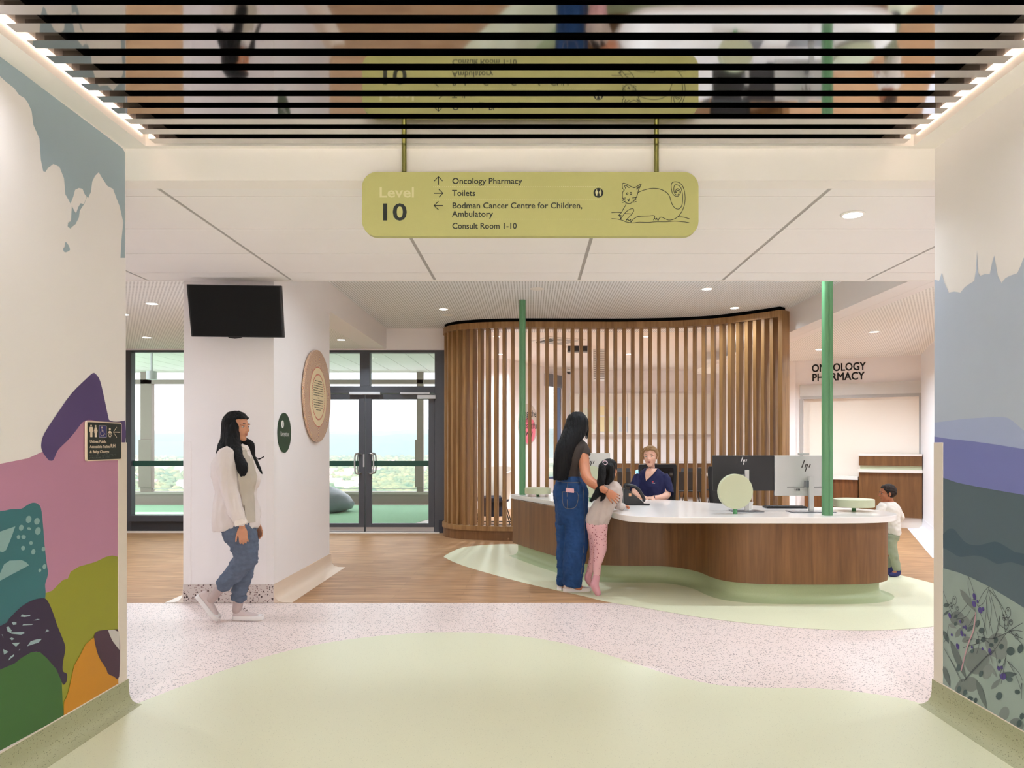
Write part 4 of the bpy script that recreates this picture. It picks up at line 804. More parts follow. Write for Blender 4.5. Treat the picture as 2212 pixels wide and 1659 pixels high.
# ================================================================== OFFICE CHAIRS BEHIND THE DESK
q = N('black_mesh'); v = q.coord(); t = q.n('TexVoronoi'); t.inputs['Scale'].default_value = 240; q.l(v, t.inputs[0])
tr = q.n('BsdfTransparent'); di = q.n('BsdfDiffuse'); di.inputs[0].default_value = lin((40, 38, 40)); mx = q.n('MixShader'); mx.inputs[0].default_value = .8; q.l(tr.outputs[0], mx.inputs[1]); q.l(di.outputs[0], mx.inputs[2]); q.l(mx.outputs[0], q.o.inputs[0]); MESHM = q.m
FAB = mat('charcoal_fabric', (58, 54, 52), .9, noise=.35, nscale=60)
def office_chair(name, loc, rz, label, mesh=True):
    t = thing(name, (0, 0, 0), label, 'chair', 'office chairs')
    back = [(-.24, .0), (.24, .0)]
    z0, z1 = .50, 1.10; w0, w1 = .21, .245
    def rr2(f_): return [Vector((a_*f_*(w0+(w1-w0)*(b_+.3)/.6), -.245-.045*b_*f_, (z0+z1)/2+b_*f_)) for a_, b_ in rrect(-1, -.3, 1, .3, .07)]
    outl = rr2(1.0); inn = [Vector((v.x*.84, v.y, (z0+z1)/2+(v.z-(z0+z1)/2)*.86)) for v in outl]; n_ = len(outl); m = M()
    vs = outl+inn+[v+Vector((0, -.035, 0)) for v in outl]+[v+Vector((0, -.035, 0)) for v in inn]; fs = []
    for i in range(n_):
        j = (i+1) % n_; fs += [(i, j, n_+j, n_+i), (2*n_+i, 3*n_+i, 3*n_+j, 2*n_+j), (i, 2*n_+i, 2*n_+j, j), (n_+i, n_+j, 3*n_+j, 3*n_+i)]
    m.add(vs, fs)
    m.obj('back_frame', BLACKM, t); M().prism(inn, (0, -.008, 0)).obj('back_mesh' if mesh else 'back_panel', MESHM if mesh else FAB, t)
    M().box((-.25, -.22, .43), (.25, .26, .50)).obj('seat', FAB, t, bevel=.025)
    m = M(); m.tube([(0, -.24, .62), (0, -.25, .5), (0, -.1, .4)], .03, 8); m.obj('spine', BLACKM, t, smooth=True)
    M().cyl((0, 0, .12), .028, .31, 16).obj('gas_lift', BLACKM, t, smooth=True)
    for i in range(5):
        a = 2*math.pi*i/5; d = Vector((math.cos(a), math.sin(a), 0)); l = M().tube([Vector((0, 0, .12)), d*.3+Vector((0, 0, .085))], [.025, .016], 8).obj('leg', BLACKM, t, smooth=True)
        M().cyl(d*.3+Vector((-.0, 0, .032))-Vector((d.y, -d.x, 0))*.012, .03, .024, 12, axis=Vector((d.y, -d.x, 0))).obj('castor', BLACKM, l)
    for s_ in (-1, 1):
        M().tube([(s_*.25, 0, .46), (s_*.29, 0, .5), (s_*.29, 0, .62)], .014, 8).obj('armrest_post', BLACKM, t, smooth=True); M().box((s_*.29-.035, -.12, .62), (s_*.29+.035, .12, .645)).obj('armrest', BLACKM, t, bevel=.01)
    t.location = loc; t.rotation_euler = (0, 0, rz); ORIG[t.name] = Vector(loc); return t
office_chair('office_chair', (1.62, 8.86, .0015), math.pi+.12, 'black mesh office chair the nurse sits on')
office_chair('office_chair', (2.22, 8.0, .0015), math.pi-.1, 'charcoal fabric office chair behind the black monitor', False)
# ================================================================== FURNITURE BEHIND THE SCREEN
BLKF = mat('black_shell', (30, 29, 31), .5); NAVY = mat('navy_fabric', (32, 36, 54), .85, noise=.1); LTOP = mat('pale_timber_top', (222, 200, 176), .45, noise=.04)
def meet_chair(loc, rz, label, first=[None]):
    if first[0] is None:
        t = thing('meeting_chair', (0, 0, 0), label, 'chair', 'meeting chairs'); m = M()
        rows = []
        for i in range(7):
            z = .46+.36*i/6; w_ = .22+.02*math.sin(i/6*3.1); rows.append([Vector((-w_+2*w_*k/6, -.20-.07*i/6-.05*(1-((k-3)/3)**2)*-1*.6, z)) for k in range(7)])
        top_ = [[p+Vector((0, -.014, 0)) for p in r] for r in rows]
        vs = [p for r in rows for p in r]+[p for r in top_ for p in r]; fs = []
        for i in range(6):
            for k in range(6):
                a = i*7+k; fs.append((a, a+1, a+8, a+7)); b = a+49; fs.append((b, b+7, b+8, b+1))
        for k in range(6): fs.append((k, k+49, k+50, k+1)); fs.append((42+k, 43+k, 92+k, 91+k))
        for i in range(6): fs.append((i*7, i*7+7, i*7+56, i*7+49)); fs.append((i*7+6, i*7+55, i*7+62, i*7+13))
        m.add(vs, fs); m.obj('backrest', BLKF, t, smooth=True); M().box((-.22, -.21, .44), (.22, .22, .47)).obj('seat', BLKF, t, bevel=.012)
        for sx in (-1, 1):
            for sy in (-1, 1): M().tube([(sx*.17, sy*.15, .44), (sx*.22, sy*.22, .0)], .009, 8).obj('leg', BLACKM, t, smooth=True)
        t.location = loc; t.rotation_euler = (0, 0, rz); ORIG[t.name] = Vector((0, 0, 0)); first[0] = t; return t
    return clone(first[0], loc, rz, label=label)
tt = thing('meeting_table', (3.0, 15.2, .0012), 'pale timber meeting table seen through the slats', 'table')
M().box((1.35, 14.7, .715), (4.1, 15.7, .745)).obj('table_top', LTOP, tt, bevel=.003)
for x in (1.5, 3.9):
    for y_ in (14.8, 15.6): M().box((x-.025, y_-.025, .0012), (x+.025, y_+.025, .715)).obj('leg', BLACKM, tt)
meet_chair((3.75, 14.35, .0012), .2, 'black meeting chair right of the nurse seen through the slats')
meet_chair((3.1, 14.3, .0012), -.2, 'black meeting chair beside the black monitor seen through the slats')
meet_chair((1.75, 14.3, .0012), .15, 'black meeting chair left of the nurse seen through the slats')
meet_chair((3.6, 16.1, .0012), math.pi, 'black meeting chair on the far side of the table on the right')
meet_chair((2.0, 16.1, .0012), math.pi, 'black meeting chair on the far side of the table on the left')
# blue ball on the table
bb = P(1377, 1019, 15.0); t = tag(M().ell((bb.x, 15.0, .745+.045), (.045, .045, .045)).obj('blue_ball', mat('light_blue', (120, 180, 230), .4), smooth=True), 'light blue ball on the meeting table left of the nurse', 'ball')
# cupboards on the back wall
jb = thing('low_cupboard', (2.6, 17.3, .0012), 'long oak cupboard along the back wall behind the screen', 'cupboard')
M().box((.85, 17.1, .12), (4.3, 17.48, .91)).obj('body', OAK, jb); M().box((.83, 17.06, .91), (4.32, 17.48, .94)).obj('top', STONE, jb, bevel=.002); M().box((.87, 17.14, .0012), (4.3, 17.48, .12)).obj('kickboard', WHITE, jb)
for i in range(5):
    dr = M().box((.86+i*.688, 17.08, .13), (.86+(i+1)*.688-.006, 17.1, .9)).obj('door', OAK, jb); M().box((.86+i*.688+.3, 17.06, .8), (.86+i*.688+.4, 17.08, .815)).obj('handle', STEEL, dr)
wc = thing('wall_panels', (2.7, 17.45, 1.55), 'white glossy wall cabinets above the oak cupboard', 'cabinet')
GW = mat('gloss_white', (238, 236, 232), .15, noise=.005)
for i in range(5): M().box((.95+i*.68, 17.3, 1.62), (.95+(i+1)*.68-.008, 17.5, 2.55)).obj('door', GW, wc)
M().box((.93, 17.28, 1.59), (4.35, 17.5, 1.62)).obj('underside', WHITE, wc)
PB = thing('pinboard', (1.7, 17.29, 1.6), 'faint yellow and green notice sheets on the white cabinets', 'notice board')
for (a_, b_, c_, d_, cl_) in ((1.6, 1.65, 1.78, 2.0, (236, 224, 176)), (1.82, 1.65, 2.05, 2.0, (222, 230, 208)), (1.6, 2.03, 1.78, 2.25, (238, 226, 180)), (2.1, 1.65, 2.3, 2.0, (214, 224, 232)), (1.2, 1.65, 1.5, 2.2, (226, 232, 218))):
    M().box((a_, 17.292, b_), (c_, 17.298, d_)).obj('sheet', mat('sheet_%d' % cl_[2], cl_, .5), PB)
# round art in the back room
ct_, cz_ = obx(1140, 916); ra = .44; c3 = ob(ct_, cz_, .02)
ta_ = thing('round_wall_art', c3-Vector((0, 0, ra)), 'round painted wall art with lettering behind the left green pole', 'artwork')
def odisc(c_, r_, d0, d1, n=40): return M().prism([c_+u1*r_*math.cos(2*math.pi*i/n)+Vector((0, 0, r_*math.sin(2*math.pi*i/n)))+n1*d0 for i in range(n)], n1*(d1-d0))
odisc(c3, ra, -.019, .0).obj('disc', mat('art_cream', (204, 192, 182), .5, noise=.05), ta_)
def opoly(pts, d, mt, name):
    m = M(); m.poly([c3+u1*a_*ra+Vector((0, 0, b_*ra))+n1*d for a_, b_ in pts]); return m.obj(name, mt, ta_)
opoly([(-.98, .15), (-.9, .42), (-.7, .7), (-.5, .55), (-.45, .2), (-.6, -.2), (-.85, -.45), (-.97, -.2)], .001, mat('art_teal', (70, 170, 176), .5, noise=.2), 'paint_patch')
opoly(sp2([(-.2, .3), (.1, .25), (.5, .2), (.7, -.2), (.6, -.7), (.2, -.95), (-.2, -.95), (-.4, -.6), (-.35, 0)], 3), .001, mat('art_pink', (232, 120, 140), .5, noise=.25), 'paint_patch')
for s_, a_, b_, sz in (('together', -.62, .38, .2), ('in a', -.35, .08, .18), ('beautiful', -.62, -.22, .2), ('way', -.3, -.58, .2)):
    text(s_, sz, c3+u1*a_*ra+Vector((0, 0, b_*ra))+n1*.002, u1, (0, 0, 1), SGD, ta_, bold=.002)
# tub lounge chair behind the left of the screen
lc = thing('lounge_chair', (-.62, 12.55, .0012), 'cream and navy tub lounge chair behind the left of the screen', 'chair')
SHC = mat('cream_leather', (214, 204, 190), .5, noise=.03)
rings_o = []; n = 17
for i in range(n):
    a = math.radians(-115+230*i/(n-1)); k = math.cos(a*.5)**.7; hgt_ = .68+.28*k
    d = Vector((math.sin(a+.5)*1.0, math.cos(a+.5), 0)); c0 = Vector((-.62, 12.5, 0)); rb, rt = .27, .37
    rings_o.append([c0+d*rb+Vector((0, 0, .42)), c0+d*rt+Vector((0, 0, hgt_)), c0+d*(rt-.03)+Vector((0, 0, hgt_+.01)), c0+d*(rb-.05)+Vector((0, 0, .44))])
M().rings(rings_o).obj('shell', SHC, lc, smooth=True, angle=60)
M().cyl((-.62, 12.5, .38), .27, .09, 28).obj('seat', NAVY, lc, bevel=.02)
M().cyl((-.62, 12.5, .14), .2, .24, 24).obj('seat_base', NAVY, lc, bevel=.01)
for sx in (-1, 1):
    for sy in (-1, 1): M().tube([(-.62+sx*.18, 12.5+sy*.18, .4), (-.62+sx*.3, 12.5+sy*.28, .012)], .009, 8).obj('leg', BLACKM, lc, smooth=True)
m = M(); m.tube([(-.92, 12.22, .012), (-.32, 12.22, .012)], .008, 8); m.tube([(-.92, 12.78, .012), (-.32, 12.78, .012)], .008, 8); m.obj('runner', BLACKM, lc, smooth=True)
# ceiling equipment
ac_c = P(1203, 735.5, F*(ZH-H)/(CY-735.5)); av = thing('air_vent', (ac_c.x, ac_c.y, ZH-.02), 'white ceiling air vent seen through the slats', 'air vent')
mt_ = Matrix.Translation((ac_c.x, ac_c.y, ZH)) @ Matrix.Rotation(math.radians(28), 4, 'Z')
M().box((-.36, -.36, -.018), (.36, .36, -.0005), mt_).obj('face_plate', WHITE, av)
for i in range(4):
    m2 = mt_ @ Matrix.Rotation(math.radians(90*i), 4, 'Z')
    for k in range(4):
        rr_ = .10+k*.05; M().box((-rr_, rr_, -.024), (rr_, rr_+.022, -.018), m2).obj('louvre', BLACKM if i == 1 else SILV, av)
b0 = P(1250, 749, F*(ZH-H)/(CY-749)); tag(M().box((b0.x-.2, b0.y-.12, ZH-.09), (b0.x+.2, b0.y+.12, ZH-.0005)).obj('ceiling_projector', BLACKM, bevel=.006), 'black box fixed to the ceiling behind the slats', 'projector')
gp = thing('acoustic_panel', (P(1294, 1, 13.6).x, 13.6, P(1, 822, 13.6).z), 'slotted white panel hanging from the ceiling behind the slats', 'panel')
a = P(1281, 822, 13.6); b = P(1308, 746, 13.6); M().box((a.x, 13.6, a.z), (b.x, 13.63, ZH)).obj('board', WHITE, gp)
SLT = mat('slot_grey', (150, 144, 140), .7)
for i in range(16):
    z = a.z+.03+i*(ZH-a.z-.05)/16
    M().box((a.x+.01, 13.597, z), (b.x-.01, 13.6, z+.014)).obj('slot', SLT, gp)
dm = P(1229.5, 803, 16.9); t = thing('security_camera', (dm.x, dm.y, dm.z-.06), 'small dark dome camera above the narrow window', 'camera')
M().ell((dm.x, dm.y, dm.z), (.055, .055, .06)).obj('dome', BLACKM, t, smooth=True); M().cyl((dm.x, dm.y, dm.z), .065, .04, 20).obj('housing', WHITE, t); M().cyl((dm.x, dm.y, dm.z+.04), .02, ZH-dm.z-.04, 12).obj('stem', WHITE, t)
for (px, py, z_, lab) in ((1160, 624, ZH, 'flush round speaker in the slotted ceiling above the left green pole'), (966, 680.5, ZH, 'small flush ceiling plate beside the left downlight')):
    Y_ = F*(z_-H)/(CY-py); c = P(px, py, Y_); tag(M().lathe((c.x, c.y, z_), [(.0, -.004), (.075, -.004), (.085, -.0005), (0, -.0005)], 28).obj('ceiling_plate', RING, smooth=True), lab, 'ceiling plate')
# ================================================================== PHARMACY
pt = thing('pharmacy_sign', ph(phx(1810, 805)[0], 2.4, .003), 'black lettering reading oncology pharmacy above the service hatch', 'sign')
PIN = mat('pharmacy_ink', (26, 27, 26), .5, noise=0)
for s_, px0, px1, py in (('ONCOLOGY', 1753.5, 1869, 803.5), ('PHARMACY', 1754, 1866, 823.5)):
    a_ = phx(px0, py, .004); b_ = phx(px1, py-4, .004); text(s_, 16.5*12.4/F/.7, ph(a_[0], a_[1], .004)-Vector((0, 0, 0)), u2, (0, 0, 1), PIN, pt, fat=.0035, width=b_[0]-a_[0])
hf = thing('service_hatch', ph((ta+tb)/2, zo0, 0), 'pale glazed pharmacy service hatch with a grey shutter box', 'hatch')
m = M(); pslab(m, ta-.04, tb+.04, zo1, zo1+.05, 0, .05); pslab(m, ta-.05, ta, zo0, zo1, 0, .05); pslab(m, tb, tb+.05, 0, zo1, 0, .05); m.obj('frame', mat('grey_frame', (176, 172, 168), .5, .2), hf)
m = M(); pslab(m, ta-.05, tb+.05, zo1+.05, phx(1985, 823)[1], 0, .06); m.obj('shutter_box', mat('shutter_box_m', (206, 203, 198), .5), hf)
q = N('back_painted_glass'); q.bsdf(lin((238, 228, 216)), .12, 0, .6); m = M(); pslab(m, ta, tb, zo0, zo1, -.06, -.05); m.obj('pane', q.m, hf)
tcx = phx(1856, 1000, .5)
pcn = thing('pharmacy_counter', ph(tcx[0], 0, .25), 'oak pharmacy counter box with white top and sage strip', 'counter')
D0 = .02; tl = phx(1855, 1040, .3)[0]; tr_ = phx(1984, 1040, .3)[0]+.05
def zc(py): return phx(1920, py, .3)[1]
m = M(); pslab(m, tl, tr_, .17, zc(1021), 0, .3); m.obj('lower_box', OAK, pcn); m = M(); pslab(m, tl-.01, tr_+.01, zc(1021), zc(1014.5), 0, .34); m.obj('counter_top', STONE, pcn)
m = M(); pslab(m, tl+.02, tr_, zc(1014.5), zc(1006), 0, .27); m.obj('sage_strip', PAD, pcn); m = M(); pslab(m, tl, tr_, zc(1006), zc(985), 0, .3); m.obj('upper_box', OAK, pcn)
m = M(); pslab(m, tl-.005, tr_+.005, zc(985), zc(980.5), 0, .31); m.obj('upper_top', STONE, pcn); m = M(); pslab(m, tl, tr_, .0012, .17, 0, .26); m.obj('plinth', CREAM, pcn)
pc2 = thing('pharmacy_counter', ph(.6, 0, .2), 'lower brown pharmacy counter beside the right green pole', 'counter')
m = M(); pslab(m, .25, tl-.015, .17, zc(1038), 0, .28); m.obj('body', wood('dark_oak', (92, 56, 28), (126, 82, 46), 'z'), pc2); m = M(); pslab(m, .24, tl-.012, zc(1038), zc(1031), 0, .32); m.obj('top', STONE, pc2); m = M(); pslab(m, .25, tl-.015, .0012, .17, 0, .24); m.obj('plinth', CREAM, pc2)
# nook past the screen end
tw = thing('tiled_panel', (5.2, 14.98, .6), 'grey tiled wall panel seen past the end of the screen', 'tile panel')
TG = mat('grey_tile', (150, 154, 150), .35, noise=.06); ztop = P(1, 872, 14.98).z
M().box((4.5, 14.97, .4), (5.55, 14.985, ztop)).obj('grout', mat('dark_grout', (96, 98, 96), .8), tw)
for i in range(9):
    for j in range(6): M().box((4.9+j*.1+.003, 14.96, .42+i*(ztop-.44)/9), (5.0+j*.1-.003, 14.97, .42+(i+1)*(ztop-.44)/9-.012)).obj('tile', TG, tw)
t2 = thing('television', (5.22, 14.6, 1.3), 'black wall television seen edge on past the screen end', 'television')
a = P(1698, 960, 14.5); M().prism([P(1696, 876, 14.3), P(1712, 872, 14.6), P(1712, 966, 14.6), P(1703, 960, 14.3)], (.03, .05, 0)).obj('casing', BLACKM, t2, bevel=.004)
M().box((5.2, 14.62, 1.6), (5.3, 14.975, 1.7)).obj('wall_bracket', BLACKM, t2)
bx = thing('patterned_bin', (5.18, 14.4, .0015), 'white bin with black slanted stripes past the screen end', 'bin')
M().box((5.05, 14.3, .0015), (5.4, 14.6, .32)).obj('base', BLACKM, bx); M().box((5.05, 14.3, .32), (5.4, 14.6, .47)).obj('body', WHITE, bx)
for i in range(12): M().prism([(5.06+i*.028, 14.298, .34), (5.074+i*.028, 14.298, .34), (5.088+i*.028, 14.298, .45), (5.074+i*.028, 14.298, .45)], (0, .0015, 0)).obj('stripe', BLACKM, bx)
M().box((5.05, 14.3, .47), (5.4, 14.6, .50)).obj('lid', WHITE, bx)
# pale blue armchair just showing behind the left corner guard
bc = thing('blue_armchair', (-4.35, 8.3, .0015), 'pale blue high backed chair just showing past the left corner guard', 'chair')
PBL = mat('pale_blue_vinyl', (150, 188, 222), .4, noise=.03); xr_ = P(277.5, 1, 8.14).x
M().box((xr_-.75, 8.0, .52), (xr_, 8.14, 1.375)).obj('backrest', PBL, bc, bevel=.04); M().box((xr_-.75, 7.35, .34), (xr_-.012, 8.02, .5)).obj('seat', PBL, bc, bevel=.03)
for sx in (xr_-.68, xr_-.08):
    for sy in (8.06, 7.45): M().cyl((sx, sy, .0015), .016, .34, 12).obj('leg', STEEL, bc)
# ================================================================== BALCONY
def turf():
    q = N('artificial_turf'); v = q.coord(); a = q.n('TexNoise'); a.inputs['Scale'].default_value = 60; a.inputs['Detail'].default_value = 5; q.l(v, a.inputs[0]); c = q.mix(a.outputs[0], lin((136, 188, 150)), lin((196, 230, 202))); q.bsdf(c, .9, 0, .2, a.outputs[0], .5); return q.m
struct(M().box((-14, YG+.12, -.3), (-1.3, 18.2, -.02)).obj('floor', mat('balcony_concrete', (206, 206, 200), .8)), 'pale concrete balcony floor outside the doors', 'floor')
gp_ = [G(935, 1095), G(890, 1142)]
tag(M().prism([(-14, YG+.15, -.02), (-2.25, YG+.15, -.02), (-1.62, 13.0, -.02), (-1.62, 16.4, -.02), (-14, 16.4, -.02)][:2]+[(-1.78, 13.4, -.02), (-1.6, 16.4, -.02), (-14, 16.4, -.02)], (0, 0, .025)).obj('artificial_grass', turf()), 'green artificial grass on the balcony', 'grass', kind='stuff')
YP = 16.6
SOF = mat('soffit_white', (226, 222, 214), .6)
sf = struct(M().box((-14, YG+.13, 3.0), (-1.35, 16.9, 3.1)).obj('ceiling', mat('soffit_gap', (170, 164, 158), .8)), 'white boarded balcony soffit', 'ceiling')
for i in range(30):
    x = -14+i*.42; M().box((x+.006, YG+.14, 2.985), (min(x+.414, -1.36), 16.88, 3.0)).obj('soffit_board', SOF, sf)
pw = struct(M().box((-14, YP, -.02), (-1.4, YP+.2, H-(1068-CY)*YP/F)).obj('wall_front', BRONZE), 'low bronze parapet at the balcony edge', 'parapet')
M().box((-14, YP-.03, H-(1068-CY)*YP/F), (-1.4, YP+.22, H-(1062-CY)*YP/F)).obj('coping', mat('pale_coping', (176, 166, 158), .5), pw)
hb = struct(M().box((-14, YP, H+(CY-829)*YP/F), (-1.4, YP+.18, H+(CY-820)*YP/F)).obj('trim_7', BRONZE), 'bronze head beam along the balcony edge', 'beam')
zt_ = H+(CY-829)*YP/F; zb_ = H-(1062-CY)*YP/F
for px0, px1, lab in ((900, 914, 'bronze balcony post seen through the right glass door'), (303, 327, 'bronze balcony post left of the column'), (560, 575, 'bronze balcony post hidden by the column')):
    x0_, x1_ = P(px0, 1, YP).x, P(px1, 1, YP).x; t = thing('balcony_post', ((x0_+x1_)/2, YP, zb_), lab, 'post', 'balcony posts')
    M().box((x0_, YP, zb_), (x1_, YP+.14, 2.985)).obj('post', BRONZE, t, bevel=.003)
    a_ = P(px0-4, 1, YP-.03).x; b_ = P(px1-1, 1, YP-.03).x; M().box((a_, YP-.03, H-(1053-CY)*YP/F), (b_, YP, H-(950-CY)*YP/F)).obj('cover_plate', BRONZE, t, bevel=.003)
for i, (x0_, x1_) in enumerate(((P(327, 1, YP).x, P(560, 1, YP).x), (P(575, 1, YP).x, P(900, 1, YP).x), (P(914, 1, YP).x, -1.42), (-13.9, P(303, 1, YP).x))):
    wz = thing('window_%d' % (3+i), ((x0_+x1_)/2, YP+.07, zb_), ('balcony glass panel behind the column', 'balcony glass panel seen through the doors', 'narrow balcony glass panel at the right', 'balcony glass panel at the far left')[i], 'window', None, 'structure')
    M().box((x0_+.005, YP+.06, zb_+.01), (x1_-.005, YP+.072, 1.42)).obj('pane', GLASS, wz)
    M().box((x0_+.005, YP+.055, zb_+.055), (x1_-.005, YP+.078, zb_+.075)).obj('rail', mat('pale_rail', (220, 222, 222), .4), wz)
lp = P(327.5, 820, 13.2); t = thing('outdoor_lamp', (lp.x, lp.y, lp.z), 'white cylinder lamp under the balcony soffit', 'lamp')
M().cyl((lp.x, lp.y, lp.z), .09, .15, 24).obj('cylinder', SILV, t, smooth=True); M().cyl((lp.x, lp.y, lp.z+.15), .02, 2.985-lp.z-.15, 12).obj('stem', SILV, t)
# bean bag on the balcony
def beanbag():
    m = M(); c = Vector((P(690, 1, 14.6).x, 14.7, .005)); rings_ = []; prof_ = [(.02, 0), (.42, .0), (.58, .06), (.62, .16), (.56, .3), (.42, .40), (.25, .46), (.1, .5), (.01, .51)]
    for r_, z_ in prof_:
        rings_.append([c+Vector((math.cos(2*math.pi*i/36)*r_*(1+.06*math.sin(3*2*math.pi*i/36+z_*9)+.04*mnoise.noise(Vector((i*.7, z_*8, 0)))), math.sin(2*math.pi*i/36)*r_*(1+.05*math.sin(5*2*math.pi*i/36)), z_*(1+.1*math.sin(2*math.pi*i/36)))) for i in range(36)])
    m.rings(rings_); return m.obj('bean_bag', mat('grey_vinyl', (120, 126, 134), .35, noise=.15), smooth=True, angle=80)
tag(beanbag(), 'grey bean bag slumped on the artificial grass', 'bean bag')
# ================================================================== LANDSCAPE
def land():
    q = N('valley'); v = q.coord(); a = q.n('TexNoise'); a.inputs['Scale'].default_value = .012; a.inputs['Detail'].default_value = 9; q.l(v, a.inputs[0]); r = q.n('ValToRGB'); q.l(a.outputs[0], r.inputs[0])
    e = r.color_ramp.elements; e[0].position = .38; e[0].color = lin((92, 128, 108)); e[1].position = .62; e[1].color = lin((196, 186, 160)); q.bsdf(r.outputs[0], .9, 0, .1); return q.m
LAND = land(); HILL = mat('hill_forest', (92, 122, 118), .9, noise=.3, nscale=.02, spec=.1)
struct(M().box((-4200, 120, -42), (2500, 4600, -40)).obj('floor', LAND), 'distant suburban valley floor', 'valley')
def ridge(Y0, h0, seed, name_lab, amp):
    m = M(); nx, ny = 120, 7; vs = []; fs = []
    for j in range(ny):
        for i in range(nx):
            x = -Y0*1.0+i*Y0*1.6/(nx-1); t_ = j/(ny-1); hh = math.sin(math.pi*.5*t_)*(h0+amp*mnoise.noise(Vector((x*.0022, seed, 0)))+amp*.35*mnoise.noise(Vector((x*.012, seed, 3))))+mnoise.noise(Vector((x*.03, t_*4, seed)))*3.5
            vs.append((x, Y0+t_*500, -41+hh))
    for j in range(ny-1):
        for i in range(nx-1): a_ = j*nx+i; fs.append((a_, a_+1, a_+nx+1, a_+nx))
    m.add(vs, fs); return tag(m.obj('hill_ridge', HILL, smooth=True, angle=80), name_lab, 'hill', kind='structure')
ridge(2300, 84, 1.3, 'nearer hazy forested ridge beyond the balcony', 22); ridge(3200, 118, 7.7, 'farther hazy blue ridge on the horizon', 26)
def blobs(n, seed, y0, y1, label):
    rnd = random.Random(seed); m = M(); ico = bmesh.new(); bmesh.ops.create_icosphere(ico, subdivisions=2, radius=1); iv = [v.co.copy() for v in ico.verts]; ff = [tuple(v.index for v in f.verts) for f in ico.faces]; ico.free()
    for _ in range(n):
        Y_ = math.exp(rnd.uniform(math.log(y0), math.log(y1))); X_ = (rnd.uniform(-.30, -.10) if rnd.random() < .7 else rnd.uniform(-.58, -.44))*Y_; s_ = rnd.uniform(1.1, 3.0)*(1+Y_/2000)
        jt = [1+.35*mnoise.noise(v*2.2+Vector((X_, Y_, 0))) for v in iv]; sx_ = rnd.uniform(1.0, 1.6); sz_ = rnd.uniform(.8, 1.3); vs = [Vector((X_+v.x*s_*sx_*j_, Y_+v.y*s_*j_, -40+s_*.7+v.z*s_*sz_*j_)) for v, j_ in zip(iv, jt)]; m.add(vs, ff)
    q = N('tree_tops'); v = q.coord((.03, .03, .03)); t_ = q.n('TexNoise'); t_.inputs['Scale'].default_value = 1.0; t_.inputs['Detail'].default_value = 5; q.l(v, t_.inputs[0]); r = q.n('ValToRGB'); q.l(t_.outputs[0], r.inputs[0]); e = r.color_ramp.elements; e[0].position = .35; e[0].color = lin((78, 112, 92)); e[1].position = .65; e[1].color = lin((150, 150, 112)); q.bsdf(r.outputs[0], .9, 0, .1)
    return tag(m.obj('distant_trees', q.m, smooth=True, angle=180), label, 'trees', kind='stuff')
blobs(6500, 4, 420, 2200, 'hazy tree tops filling the valley')
q = N('haze_air'); vs_ = q.n('VolumeScatter'); vs_.inputs['Color'].default_value = (.86, .94, 1, 1); vs_.inputs['Density'].default_value = .0003; vs_.inputs['Anisotropy'].default_value = .2; q.l(vs_.outputs[0], q.o.inputs['Volume'])
tag(M().box((-4000, 150, -39), (2400, 4400, 260)).obj('haze', q.m), 'pale daylight haze lying over the valley', 'haze', kind='stuff')
rnd = random.Random(11); HW = mat('house_wall', (236, 232, 226), .7); HR = mat('house_roof', (206, 180, 172), .8)
for i in range(26):
    Y_ = rnd.uniform(620, 1700); X_ = (rnd.uniform(-.28, -.125) if i % 3 else rnd.uniform(-.55, -.46))*Y_; w_ = rnd.uniform(9, 20); d_ = rnd.uniform(8, 12); h_ = rnd.uniform(4, 8); b0 = -40; 
    t = thing('distant_house', (X_, Y_, b0), 'tiny pale house among the trees of the valley', 'house', 'houses in the valley')
    M().box((X_-w_/2, Y_-d_/2, b0), (X_+w_/2, Y_+d_/2, b0+h_)).obj('wall', HW, t); M().prism([(X_-w_/2-.5, Y_-d_/2-.5, b0+h_), (X_-w_/2-.5, Y_+d_/2+.5, b0+h_), (X_-w_/2-.5, Y_, b0+h_+3)], (w_+1, 0, 0)).obj('roof', HR, t)
